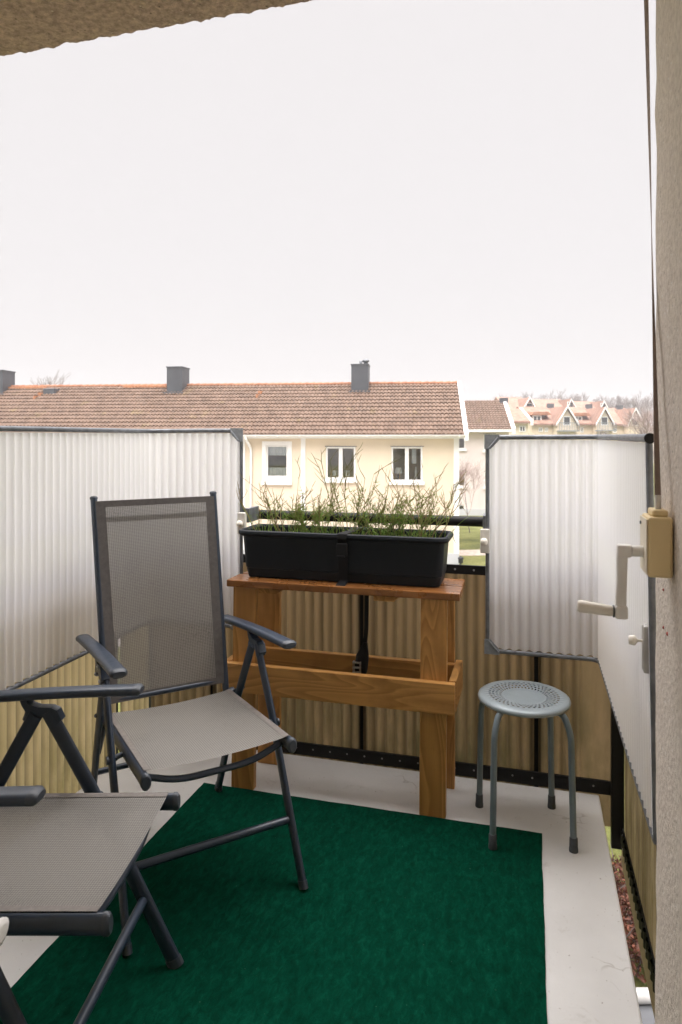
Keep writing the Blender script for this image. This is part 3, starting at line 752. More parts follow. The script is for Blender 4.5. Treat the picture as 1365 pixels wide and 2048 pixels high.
# ------------------------------------------------------------------ folding chairs
def make_chair():
    t = thing('folding_chair', '', 'chair')
    def P(s, d, z): return (s, -d, z)
    MC = M['chair']
    # back
    bt = {}
    b = MB()
    for s in (-1, 1):
        b.sweep(fillet([P(s*.203, -.195, .405), P(s*.207, -.225, .50), P(s*.217, -.375, 1.128)], .06), .0115, .015, ref=(1,0,0), n=12)
    b.sweep([P(-.215, -.357, 1.052), P(.215, -.357, 1.052)], .010, .006, ref=(0,0,1), n=10)
    b.sweep([P(-.203, -.212, .468), P(.203, -.212, .468)], .009, .006, ref=(0,0,1), n=10)
    bf = b.build('back_frame', MC, t)
    b = MB()
    for s in (-1, 1): b.lathe([(.0135,-.004), (.0135,.002), (.010,.006), (.001,.0075)], P(s*.217, -.375, 1.128), 12)
    build_each(b, 'end_cap', M['chair_cap'], bf)
    # slings carry UVs in metres
    def sling(name, fn, nx, ny, w, h, hem_x, hem_lo, hem_hi):
        me = D.meshes.new(name); vs_ = [fn(i/nx, j/ny) for j in range(ny+1) for i in range(nx+1)]
        fs = [(j*(nx+1)+i, j*(nx+1)+i+1, (j+1)*(nx+1)+i+1, (j+1)*(nx+1)+i) for j in range(ny) for i in range(nx)]
        me.from_pydata(vs_, [], fs); me.materials.append(M['sling_seat' if name == 'seat_sling' else 'sling']); me.materials.append(M['hem'])
        uvl = me.uv_layers.new(name='UVMap')
        for p in me.polygons:
            j, i = divmod(p.index, nx); p.use_smooth = True
            if i < hem_x or i >= nx-hem_x or j < hem_lo or j >= ny-hem_hi: p.material_index = 1
            for li in p.loop_indices:
                vi = me.loops[li].vertex_index; jj, ii = divmod(vi, nx+1); uvl.data[li].uv = (ii/nx*w, jj/ny*h)
        o = D.objects.new(name, me); COL.objects.link(o); o.parent = t; return o
    def fback(x, y):
        z = .462+(1.118-.462)*y; d = -.216-(.371-.216)*y; w = .199+.016*y
        s = (x*2-1)*w; sag = .014*(1-(x*2-1)**2)*math.sin(math.pi*(.1+.8*y))
        return P(s, d+.013-sag*1.0, z)
    sling('back_sling', fback, 26, 30, .42, .67, 2, 1, 1)
    def fseat(x, y):
        d = -.185+.488*y; z = .430+.020*y; s = (x*2-1)*.212
        sag = .011*(1-(x*2-1)**2)
        return P(s, d, z+.012-sag)
    so = sling('seat_sling', fseat, 26, 30, .42, .47, 0, 0, 0)
    b = MB()   # stitched hems on the seat: thin doubled strips just above the cloth
    for s in (-1, 1): b.add([tuple(Vector(fseat(.5+s*(.5-.02*k), y/12))+Vector((0,0,.0016))) for y in range(13) for k in (0, 2)], [(2*y, 2*y+1, 2*y+3, 2*y+2) for y in range(12)], 0, True)
    build_each(b, 'hem', mat('grey seam', (.17,.15,.135), .6, 0, .2, 90), so)
    b = MB()
    for s in (-1, 1):
        b.sweep([P(s*.212, -.215, .418), P(s*.212, .318, .441)], .013, .021, ref=(1,0,0), n=14)
    b.sweep(fillet([P(-.21, .262, .430), P(-.11, .268, .396), P(.11, .268, .396), P(.21, .262, .430)], .1), .008, .013, ref=(0,0,1), n=10)
    sf = b.build('seat_frame', MC, t)
    for s in (-1, 1):
        b = MB(); b.sweep([P(s*.212, .317, .441), P(s*.212, .325, .4413), P(s*.212, .330, .4415)], [.0145,.0145,.010], [.0225,.0225,.017], ref=(1,0,0), n=14); b.build('end_cap', M['chair_cap'], sf)
    for s in (-1, 1):
        x = s*.253
        b = MB(); b.sweep(fillet([P(x-s*.004, -.022, .640), P(x, .092, .438), P(x, .1715, .279), P(x+s*.003, .306, .008)], .07), .0105, .0195, ref=(1,0,0), n=14); lg = b.build('leg', MC, t)
        b = MB(); b.sweep([P(x+s*.003, .300, .020), P(x+s*.003, .309, .0005)], .0125, .0215, ref=(1,0,0), n=14); b.build('foot_cap', M['chair_cap'], lg)
        b = MB(); xr = s*.236
        b.sweep(fillet([P(x-s*.010, -.052, .634), P(xr, -.192, .380), P(xr-s*.004, -.357, .008)], .09), .0105, .0185, ref=(1,0,0), n=14); lr = b.build('leg', MC, t)
        b = MB(); b.sweep([P(xr-s*.004, -.351, .022), P(xr-s*.004, -.3605, .0005)], .0125, .0205, ref=(1,0,0), n=14); b.build('foot_cap', M['chair_cap'], lr)
        # hinge under the armrest
        b = MB(); b.prism([P(x-.0125, d_, z_) for d_, z_ in ((-.094,.671), (-.078,.671), (-.066,.659), (-.046,.653), (-.012,.653), (.004,.646), (.016,.622), (.002,.606), (-.022,.622), (-.037,.631), (-.052,.622), (-.072,.606), (-.086,.622), (-.078,.641), (-.088,.656))], (.025,0,0)); hg = b.build('hinge', MC, t)
        b = MB()
        for dd, zz in ((-.037, .644), (-.067, .615), (-.006, .612)): b.lathe([(.0055,0), (.0055,.003), (.003,.0045), (.0005,.0045)] if s > 0 else [(.0055,0), (.0055,-.003), (.003,-.0045), (.0005,-.0045)], P(x+s*.013, dd, zz), 10, axis='x')
        build_each(b, 'bolt', M['steel'], hg)
        # armrest
        b = MB(); xa = s*.257; N = 12; pts = []
        for k in range(N+1):
            d = -.350+.553*k/N; pts.append(P(xa, d, .652+.046*k/N+.005*math.sin(math.pi*k/N)))
        b.sweep(pts, .012, .0235, ref=(0,0,1), n=16, power=.75); ar = b.build('armrest', MC, t)
        b = MB(); e0 = Vector(pts[-1]); dr = (Vector(pts[-1])-Vector(pts[-2])).normalized()
        b.sweep([e0-dr*.001, e0+dr*.010, e0+dr*.017], [.0128,.0125,.007], [.0245,.0235,.017], ref=(0,0,1), n=16, power=.8)
        e1 = Vector(pts[0]); dr = (Vector(pts[0])-Vector(pts[1])).normalized(); b.sweep([e1, e1+dr*.008], [.0125,.008], [.024,.018], ref=(0,0,1), n=16, power=.8)
        build_each(b, 'end_cap', M['chair_cap'], ar)
        # pivots between seat, back and legs
        b = MB(); b.lathe([(.017,0), (.017,.018)], P(s*.214 if s > 0 else -.232, -.200, .425), 14, axis='x', capb=True, capt=True)
        b.sweep([P(s*.225, -.198, .425), P(s*.25, -.15, .455)], .007, n=8); b.sweep([P(s*.212, .105, .432), P(s*.262, .105, .42)], .008, n=8)
        b.lathe([(.012,0), (.012,.006)], P(s*.266-.003, .105, .42), 12, axis='x', capb=True, capt=True)
        b.sweep([P(s*.20, -.16, .418), P(s*.215, -.20, .40), P(s*.228, -.235, .30)], .010, .012, ref=(1,0,0), n=8)
        build_each(b, 'pivot', M['chair_cap'], t)
    b = MB(); b.sweep([P(-.252, .226, .168), P(.252, .226, .168)], .0115, n=12); b.build('stretcher', MC, t)
    b = MB(); b.sweep([P(-.235, -.262, .222), P(.235, -.262, .222)], .010, n=12); b.build('stretcher', MC, t)
    return t
ch = make_chair(); ch.location = (-.4876, 2.1669, .0052); ch.rotation_euler.z = R(30.04)
ch['group'] = 'folding chairs on the green carpet'; ch['label'] = 'grey mesh folding armchair with tall back, seen whole, left of the wooden bench'
ch2 = copy_tree(ch); ch2.location = (-.742, 1.4956, .0052); ch2.rotation_euler.z = R(86.48)
ch2['label'] = 'nearer grey mesh folding armchair, cut off at the left edge of the picture'

# ------------------------------------------------------------------ crank gearbox on the wall
GV0, GV1 = .955, 1.005                                 # near and far side of the box, along the wall
gz0, gz1 = 1.35-286/F*1.166, 1.35-150/F*1.166
G = uv(WU, 1.305, (gz0+gz1)/2)
gear = thing('crank_gearbox', 'yellowed plastic gearbox with a hand crank, fixed to the plaster wall', 'gearbox', G, BROT)
hz = (gz1-gz0)/2
b = MB(); b.bbox((-.042, -.03, -hz), (-.002, .045, hz-.012), .005); b.bbox((-.034, -.02, hz-.0125), (-.008, .03, hz), .004); b.build('housing', M['cream'], gear)
b = MB(); b.bbox((-.0445, -.027, -hz+.004), (-.0425, .042, hz-.016), .0008); b.build('cover_plate', M['cream_light'], gear)  # paler than the housing: sky light put into its colour
b = MB(); b.sweep([(-.021, .004, hz-.002), (-.021, .004, hz+.024)], .009, .005, ref=(0,1,0), n=10, power=.5); b.build('belt_guide', M['white_pl'], gear)
cz = gz0+(1158-1112)/F*1.166-G.z
b = MB()
b.sweep([(-.043, .008, cz), (-.063, .008, cz)], .010, n=14); cb = b
b.lathe([(.0115,-.066),(.0115,-.0645)], (0, .008, cz), 14, axis='x')
b.bbox((-.088, -.002, cz-.012), (-.064, .018, cz+.011), .004)
b.sweep([(-.079, .008, cz-.005), (-.080, .008, cz-.055), (-.082, .008, cz-.108)], [.0085,.0075,.0085], [.010,.009,.010], ref=(0,1,0), n=12, power=.6)
b.bbox((-.092, -.003, cz-.122), (-.070, .019, cz-.098), .004)
crk = b.build('crank_arm', M['crank'], gear)
b = MB(); b.sweep([(-.094, .008, cz-.110), (-.097, .008, cz-.1098), (-.150, .008, cz-.1045), (-.155, .008, cz-.104)], [.008,.0098,.0115,.009], [.008,.0098,.0115,.009], ref=(0,0,1), n=14); b.build('crank_grip', M['crank_grip'], crk)
b = MB(); b.lathe([(.0092,-.0945), (.0108,-.0945), (.0108,-.0925), (.0092,-.0925)], (0, .008, cz-.110), 14, axis='x'); b.build('collar', M['rubber'], crk)
b = MB(); b.lathe([(.0005,-.0468), (.003,-.0466), (.0035,-.0446)], (0, .030, hz-.028), 10, axis='x'); b.build('screw', M['galv'], gear)
# belt that runs up from the gearbox to the awning
b = MB(); N = 40; bot = Vector((-.021, .004, hz+.02)); 
topw = at(1291.5, -60, 1.62); topl = Matrix.Rotation(-BROT, 3, 'Z') @ (topw-G)
vs_ = []; w = .0058
for k in range(N+1):
    t_ = k/N; p = bot.lerp(topl, t_); ang = R(20+118*t_**.8)
    dx = Vector((math.cos(ang), math.sin(ang), 0)); ny_ = Vector((-math.sin(ang), math.cos(ang), 0))
    vs_ += [p-dx*w-ny_*.0006, p+dx*w-ny_*.0006, p+dx*w+ny_*.0006, p-dx*w+ny_*.0006]
b.add(vs_, [(4*k+i, 4*k+(i+1) % 4, 4*k+4+(i+1) % 4, 4*k+4+i) for k in range(N) for i in range(4)]); b.build('belt', M['belt'], gear)

# ------------------------------------------------------------------ balcony door at the left, mostly outside the picture
dz = .60
b = MB(); dh = at(-22, 1866, .98)
dr_t = thing('balcony_door', 'cream handle end of the open balcony door, at the lower left edge', 'door', (dh.x, dh.y, 0))
b.bbox((-.085, -.75, .02), (-.03, .04, 2.1), .004); b.build('door_leaf', M['cream_light'], dr_t)
b = MB(); b.sweep([(-.03, 0, dh.z), (.0, 0, dh.z), (.012, 0, dh.z), (.0185, 0, dh.z), (.0205, 0, dh.z)], [.008,.008,.017,.017,.010], [.008,.008,.022,.022,.014], ref=(0,0,1), n=16); b.build('door_handle', M['crank'], dr_t)

# ------------------------------------------------------------------ ground
GZ = -3.75
b = MB(); n = 60
b.quad((-600,-60,GZ), (600,-60,GZ), (600,900,GZ), (-600,900,GZ)); tag(b.build('ground', M['grass']), None, None, kind='structure')
b = MB(); pa = [at(905, 1112, 29.6), at(960, 1106, 29.9), at(1020, 1101, 30.4)]
b.quad((3, 28.9, GZ+.004), (12, 29.6, GZ+.004), (12, 31.2, GZ+.004), (3, 30.3, GZ+.004)); tag(b.build('path', M['path']), None, None, kind='structure')
b = MB(); b.quad((1.6, 1.5, GZ+.004), (6, 1.5, GZ+.004), (6, 6.3, GZ+.004), (1.6, 6.3, GZ+.004)); tag(b.build('pavement', mat('paving slabs', (.085,.088,.095), .85, 0, .2, 3)), None, None, kind='structure')
b = MB(); b.quad((-24, 16.5, GZ+.004), (3.4, 16.5, GZ+.004), (4.2, 26.6, GZ+.004), (-24, 27.5, GZ+.004)); tag(b.build('bounce_yard', mat('pale bounce gravel', (.36,.32,.30), .9, 0, .2, 4, .5, 60, .02)), None, None, kind='structure')  # unseen yard, added to bounce pale light onto the cream house
# wooded hill far behind
b = MB(); nx, ny = 60, 14; P = []
for j in range(ny+1):
    for i in range(nx+1):
        x = -160+420*i/nx; y = 118+16*j; e_ = math.sin(math.pi*min(1, j/ny*.6+.0)); P.append((x, y, GZ-.3+(9.5*e_+1.2*noise.noise(Vector((x*.02, y*.02, 0))))*min(1, j/3)*(.35+.65*min(1, max(0, (x+40)/70)))))
b.add(P, [(j*(nx+1)+i, j*(nx+1)+i+1, (j+1)*(nx+1)+i+1, (j+1)*(nx+1)+i) for j in range(ny) for i in range(nx)], 0, True)
tag(b.build('hill', mat('brown winter hillside', (.17,.145,.10), .95, 0, .3, .1)), None, None, kind='structure')

# ------------------------------------------------------------------ cream row house
HA = R(-6.5)
HX, HY = (917-CX)/F*27.0, 27.0
def hx(px, yoff=0.0):                                   # pixel column -> distance along the front (0 = right corner)
    r = (px-CX)/F; c, s = math.cos(HA), math.sin(HA)
    ox, oy = HX-math.sin(HA)*yoff, HY+math.cos(HA)*yoff
    return (oy*r-ox)/(c-r*s)
def hz_(py, t, yoff=0.0): Y = HY+t*math.sin(HA)+math.cos(HA)*yoff; return EYE-(py-CY)/F*Y
house = thing('row_house', 'long cream rendered house with a clay tiled roof, directly across the lawn', 'house', (HX, HY, GZ), HA)
def wall_holes(b, x0, x1, z0, z1, holes, y=0.0, depth=.14, mi=0):
    xs = sorted({x0, x1, *[h[0] for h in holes], *[h[1] for h in holes]}); zs = sorted({z0, z1, *[h[2] for h in holes], *[h[3] for h in holes]})
    for i in range(len(xs)-1):
        for j in range(len(zs)-1):
            cx, cz_ = (xs[i]+xs[i+1])/2, (zs[j]+zs[j+1])/2
            if any(h[0] < cx < h[1] and h[2] < cz_ < h[3] for h in holes): continue
            b.quad((xs[i],y,zs[j]), (xs[i+1],y,zs[j]), (xs[i+1],y,zs[j+1]), (xs[i],y,zs[j+1]), mi)
    for h in holes:
        for p, q in (((h[0],h[2]),(h[1],h[2])), ((h[1],h[2]),(h[1],h[3])), ((h[1],h[3]),(h[0],h[3])), ((h[0],h[3]),(h[0],h[2]))):
            b.quad((p[0],y,p[1]), (q[0],y,q[1]), (q[0],y+depth,q[1]), (p[0],y+depth,p[1]), mi)
wins = []
for a, c, y0, y1, mull in ((537-4.5, 572+4.5, 890.5, 955, False), (652, 711.5, 893.5, 958.5, True), (783, 845.5, 893.5, 963, True)):
    x0, x1 = hx(a), hx(c); wins.append((x0, x1, hz_(y1, (x0+x1)/2)-GZ, hz_(y0, (x0+x1)/2)-GZ, mull))
zE = hz_(869, 0)-GZ                                     # eaves height above the ground
for px in (270, 380, 60):
    x0, x1 = hx(px), hx(px+58); wins.append((x0, x1, wins[1][2], wins[1][3], True))
low = []
for w_ in list(wins[:3]):
    pass
XL = -27.0
b = MB(); wall_holes(b, XL, 0, 0, zE+.05, [w_[:4] for w_ in wins+low])
b.quad((0,0,0), (0,8.8,0), (0,8.8,zE+.05), (0,0,zE+.05)); b.add([(0,0,zE+.05), (0,8.8,zE+.05), (0,4.4,zE+2.30)], [(0,1,2)])
b.quad((XL,8.8,0), (0,8.8,0), (0,8.8,zE), (XL,8.8,zE)); b.quad((XL,0,0), (XL,8.8,0), (XL,8.8,zE), (XL,0,zE))
b.build('wall', M['stucco'], house)
b = MB(); b.box((XL, -.03, 0), (.03, -.002, .45)); b.build('plinth', M['stone_base'], house)
def window(par, w_, y, trim=0.0, sill=True, room=True, fw=.07):
    x0, x1, z0, z1, mull = w_
    b = MB(); d0, d1 = y+.03, y+.10
    for a, c in (((x0,z0),(x0+fw,z1)), ((x1-fw,z0),(x1,z1)), ((x0+fw,z0),(x1-fw,z0+fw)), ((x0+fw,z1-fw),(x1-fw,z1))): b.box((a[0],d0,a[1]), (c[0],d1,c[1]))
    if mull: m_ = (x0+x1)/2; b.box((m_-.075,d0-.01,z0+fw), (m_+.075,d1,z1-fw))
    if trim:
        for a, c in (((x0-trim,z0-trim),(x0,z1+trim)), ((x1,z0-trim),(x1+trim,z1+trim)), ((x0,z1),(x1,z1+trim)), ((x0,z0-trim),(x1,z0))): b.box((a[0],y-.03,a[1]), (c[0],y+.03,c[1]))
    f = b.build('window', M['white'], par)
    if sill:
        b = MB(); s0 = z0-trim; b.box((x0-.08-trim*.6, y-.10, s0-.13), (x1+.08+trim*.6, y-.001, s0-.001)); b.build('sill', M['white'], f)
        if not trim:
            b = MB(); b.box((x0-.03, y-.03, z1+.002), (x1+.05, y-.003, z1+.03)); b.build('drip_cap', M['sheet'], f)
    b = MB(); b.quad((x0+fw,y+.07,z0+fw), (x1-fw,y+.07,z0+fw), (x1-fw,y+.07,z1-fw), (x0+fw,y+.07,z1-fw)); b.build('pane', M['glass'], f)
    if room:
        b = MB(); X0, X1, Z0, Z1, Yb = x0-.35, x1+.35, z0-.5, z1+.3, y+1.9
        b.quad((X0,Yb,Z0), (X1,Yb,Z0), (X1,Yb,Z1), (X0,Yb,Z1)); b.quad((X0,y+.15,Z0), (X0,Yb,Z0), (X0,Yb,Z1), (X0,y+.15,Z1)); b.quad((X1,y+.15,Z0), (X1,Yb,Z0), (X1,Yb,Z1), (X1,y+.15,Z1))
        b.quad((X0,y+.15,Z0), (X1,y+.15,Z0), (X1,Yb,Z0), (X0,Yb,Z0)); b.quad((X0,y+.15,Z1), (X1,y+.15,Z1), (X1,Yb,Z1), (X0,Yb,Z1))
        b.build('room', M['room'], f)
    return f
for i, w_ in enumerate(wins+low): window(house, w_, 0, .16 if i == 0 else 0, True)
# things on the window ledges of the house
HM = Matrix.Translation((HX, HY, GZ)) @ Matrix.Rotation(HA, 4, 'Z')
def hloc(x, y, z): return HM @ Vector((x, y, z))
w3 = wins[2]; lx = hx(797)
lamp = thing('table_lamp', 'small white table lamp in the right window of the cream house', 'lamp', hloc(lx, .32, w3[2]+.072), HA)
b = MB(); b.lathe([(.09,0), (.09,.02), (.02,.04), (.05,.12), (.02,.2), (.012,.26)], (0,0,0), 14, capb=True); b.build('lamp_base', M['dark'], lamp)
b = MB(); b.lathe([(.17,.24), (.10,.47)], (0,0,0), 16); b.build('lamp_shade', M['lamp_w'], lamp)
for k, (px, hh, lb) in enumerate(((669, .22, 'small white pot on the left ledge of the middle window of the cream house'), (694, .22, 'small white pot on the right ledge of the middle window of the cream house'))):
    b = MB(); b.lathe([(.085,0), (.11,hh-.02), (.115,hh), (.10,hh), (.08,.05)], (0,0,0), 14, capb=True)
    o = tag(b.build('flower_pot', M['lamp_w']), lb, 'flower pot', 'white pots in the middle window'); o.location = hloc(hx(px), .22, wins[1][2]+.12+.0); 
b = MB(); b.box((hx(655.5), .16, wins[1][2]), (hx(711), .34, wins[1][2]+.119)); b.build('ledge', M['room'], house)
b = MB(); b.box((hx(785), .16, wins[2][2]+.0), (hx(845), .5, wins[2][2]+.0715)); b.build('ledge', M['dark'], house)
b = MB(); b.lathe([(.05,0), (.06,.1), (.03,.16), (.05,.3), (.02,.42), (.03,.5)], (0,0,0), 12, capb=True)
o = tag(b.build('vase', M['lamp_w']), 'tall slim white ornament right of the lamp, in the right window of the cream house', 'vase'); o.location = hloc(hx(832), .3, wins[2][2]+.0725)
b = MB(); b.box((hx(824), .22, wins[2][3]-.68), (hx(833), .24, wins[2][3]-.1)); b.build('blind', M['curtain'], house)
w1 = wins[0]
b = MB(); N = 30
def curt(z0, z1, y):
    P = []
    for k in range(N+1):
        x = w1[0]+.03+(w1[1]-w1[0]-.06)*k/N; P += [(x, y+.02*math.sin(k*1.4), z0), (x, y+.02*math.sin(k*1.4+.4), z1)]
    b.add(P, [(2*k, 2*k+2, 2*k+3, 2*k+1) for k in range(N)], 0, True)
curt(w1[2]+.05, w1[2]+.40, .17); curt(w1[3]-.42, w1[3]-.02, .17); b.build('curtain', M['curtain'], house)
# tiled roof
def tiled_roof(b, x0, x1, ye, ze, yr, zr, tw=.165, rows=14, per=6, mi=0, amp=.04):
    s_len = math.hypot(yr-ye, zr-ze); dy, dz_ = (yr-ye)/s_len, (zr-ze)/s_len; ny_, nz_ = -dz_, dy
    n = int((x1-x0)/tw*per); rl = s_len/rows
    for r in range(rows):
        P = []
        for k in range(n+1):
            x = x0+(x1-x0)*k/n; ph = (x/tw) % 1.0
            wv = amp*(abs(math.sin(math.pi*ph))**.7)*1.6
            jit = .006*noise.noise(Vector((int(x/tw)*1.7, r*3.1, 0)))
            for s, o in ((r*rl-.02, .045+wv+jit), ((r+1)*rl+.01, .0+wv*.9), (r*rl-.02, -.012)):
                P.append((x, ye+dy*s+ny_*o, ze+dz_*s+nz_*o))
        b.add(P, [(3*k, 3*k+3, 3*k+4, 3*k+1) for k in range(n)]+[(3*k+2, 3*k+5, 3*k+3, 3*k) for k in range(n)], mi, False)
    b.quad((x0,ye,ze-.02), (x1,ye,ze-.02), (x1,yr,zr-.02), (x0,yr,zr-.02), mi)
YE, YR = -.35, 4.4
zEe = zE-.02; zR = hz_(768, hx(905, 4.4), 4.4)-GZ
b = MB(); tiled_roof(b, XL-.2, .20, YE, zEe, YR, zR)
b.quad((XL-.2, YR, zR), (.2, YR, zR), (.2, 9.15, zEe), (XL-.2, 9.15, zEe))
roof = b.build('roof', M['tiles'], house)
b = MB(); x = XL-.2
while x < .2:
    b.sweep([(x, YR, zR+.03+random.uniform(-.006,.006)), (min(.2, x+.36), YR, zR+.045)], [.085,.10], [.11,.125], ref=(0,0,1), n=8); x += .33
b.build('ridge', M['tiles_orange'], roof)
b = MB(); th = .26
b.prism([(.205, YE-.05, zEe-.22), (.205, YE-.05, zEe+.08), (.205, YR, zR+.13), (.205, YR, zR-.17)], (.17,0,0)); b.build('barge_board', M['white'], roof)
# chimneys, hatch, vent tiles
def chimney(pa, pb, pyt, ptop, pot=False, side=1.5):
    yo = YR-.75; x0, x1 = hx(pa, yo), hx(pb, yo); zb = zEe+(zR-zEe)*(yo-YE)/(YR-YE); zt = hz_(ptop, x0, yo)-GZ; w_ = x1-x0
    b = MB(); b.box((x0, yo, zb-.3), (x1, yo+1.0, zt-.05)); b.box((x0-.03, yo-.03, zt-.05), (x1+.03, yo+1.03, zt))
    c = b.build('chimney', M['sheet'], roof)
    b = MB(); b.box((x0-.12, yo-.22, zb-.06), (x1+.12, yo-.001, zb+.03)); b.build('flashing', M['sheet'], c)
    if pot:
        b = MB(); b.lathe([(.10,0), (.10,.12), (.16,.14), (.17,.2), (.10,.26), (.02,.28)], (x1-.15, yo+.5, zt), 12); b.lathe([(.06,0), (.07,.17), (.05,.18)], (x1-.02-.35, yo+.4, zt), 10); b.build('cowl', M['galv'], c)
chimney(334, 365, 786, 733); chimney(703, 737, 780, 728, True); chimney(-30, 6, 778, 740)
def on_roof(px, f): yo = YE+(YR-YE)*f; x = hx(px, yo); return x, yo, zEe+(zR-zEe)*f
x, y, z = on_roof(104, .87); b = MB(); b.bbox((x-.28, y-.3, z-.1), (x+.3, y+.25, z+.19), .02); b.build('roof_hatch', M['sheet'], roof)
for px, f in ((82, .80), (521, .80)):
    x, y, z = on_roof(px, f); b = MB(); b.box((x-.08, y-.12, z), (x+.08, y+.12, z+.15)); b.box((x-.09, y-.5, z-.22), (x-.0, y-.1, z-.02)); b.build('vent_tile', M['orange'], roof)
b = MB(); yo = YE+(YR-YE)*.965
for pa, pb in ((12, 92), (250, 330)):
    x = hx(pa, yo)
    while x < hx(pb, yo): b.bbox((x, yo-.16, zEe+(zR-zEe)*.955+.02), (x+.155, yo+.10, zEe+(zR-zEe)*.975+.085), .02); x += .165
b.build('replacement_tile', M['orange'], roof)
# gutter, downpipe, trims
b = MB(); N = 8; P = []
for x in (XL-.2, .26):
    for k in range(N+1): a = math.pi*k/N; P.append((x, YE-.06-.07*math.cos(a), zEe+.01-.085*math.sin(a)))
b.add(P, [(k, k+1, N+2+k, N+1+k) for k in range(N)], 0, True)
b.box((XL-.2, YE+.012, zEe-.14), (.2, YE+.035, zEe-.03)); b.box((XL, YE+.035, zEe-.14), (0, -.002, zEe-.12))
x = XL
while x < .2: b.box((x, YE-.135, zEe-.09), (x+.03, YE-.13, zEe+.012)); x += .9
b.build('gutter', M['white'], house)
b = MB(); xd = hx(497); b.sweep(fillet([(xd, YE-.06, zEe-.06), (xd, YE-.06, zEe-.16), (hx(503), -.07, zEe-.55), (hx(503), -.07, .25)], .1), .055, n=10); b.build('downpipe', M['white'], house)
b = MB(); b.box((hx(602.5), -.05, .45), (hx(611.5), -.001, zEe-.14)); b.build('trim_board', M['white'], house)
b = MB(); b.box((hx(908), -.035, .45), (.035, -.001, zEe-.14)); b.box((.001, -.0005, .45), (.035, .15, zEe-.14)); b.build('trim_board', M['white'], house)
b = MB(); b.box((hx(484), -.035, .45), (hx(491), -.001, zEe-.14)); b.build('trim_board', M['white'], house)
lt = thing('garden_lantern', 'small dark lantern at the foot of the cream house corner', 'lantern', at(922, 1131, 26.7))
b = MB(); b.lathe([(.03,0), (.03,.12), (.09,.14), (.10,.30), (.13,.32), (.02,.40)], (0,0,0), 10, capb=True); b.build('lantern_body', M['dark'], lt); lt.location.z = GZ

# ------------------------------------------------------------------ pink house behind
PA = R(-6.5); PXr, PYr = (1018-CX)/F*43.5, 43.5
pink = thing('apartment_house', 'pale pink rendered apartment house behind the cream house corner', 'house', (PXr, PYr, GZ), PA)
def hx2(px, yoff=0.0):
    r = (px-CX)/F; c, s = math.cos(PA), math.sin(PA); ox, oy = PXr-s*yoff, PYr+c*yoff
    return (oy*r-ox)/(c-r*s)
def hz2(py): return EYE-(py-CY)/F*43.8-GZ
pw = []
for a, c, y0, y1 in ((906, 931, 868, 898), (905, 931, 941, 973), (910, 930, 1010, 1022), (968, 990, 868, 901), (969, 991, 943, 974), (1040, 1060, 868, 901)):
    if a < 1018 and c < 1018: pw.append((hx2(a), hx2(c), hz2(y1), hz2(y0), False))
zE2 = hz2(858)
b = MB(); wall_holes(b, -22, 0, .9, zE2, [w_ for w_ in [q[:4] for q in pw] if w_[2] > .9]); wall_holes(b, -22, 0, 0, .9, [q[:4] for q in pw if q[3] <= .9])
b.quad((0,0,0), (0,9,0), (0,9,zE2), (0,0,zE2)); b.add([(0,0,zE2), (0,9,zE2), (0,4.5,zE2+2.2)], [(0,1,2)]); b.quad((-22,9,0), (0,9,0), (0,9,zE2), (-22,9,zE2))
b.build('wall', M['pink'], pink)
b = MB(); b.box((-22, -.04, 0), (.04, -.002, hz2(1006))) if False else b.box((-22, -.04, 0), (.04, -.002, .42)); b.build('plinth', M['stone_base'], pink)
for w_ in pw: window(pink, w_, 0, 0, w_[3] > 1.2, True, .06)
zR2 = EYE-(801-CY)/F*47.6-GZ
b = MB(); tiled_roof(b, -22, .12, -.4, zE2-.05, 4.5, zR2, .2, 14, 5); b.quad((-22,4.5,zR2), (.12,4.5,zR2), (.12,9.4,zE2-.1), (-22,9.4,zE2-.1)); rf2 = b.build('roof', M['tiles'], pink)
b = MB(); b.prism([(.125,-.45,zE2-.33), (.125,-.45,zE2+.06), (.125,4.5,zR2+.16), (.125,4.5,zR2-.22)], (.24,0,0)); b.build('barge_board', M['white'], rf2)
b = MB(); b.box((-22,-.5,zE2-.19), (.15,-.41,zE2-.03)); b.box((-22,-.41,zE2-.2), (0,-.002,zE2-.17)); b.build('gutter', M['white'], pink)
b = MB(); xx = hx2(1000, 4.5); b.box((xx-.05, 3.9, zR2-.2), (xx+.5, 4.6, zR2+.17)); b.build('roof_hatch', M['sheet'], rf2)

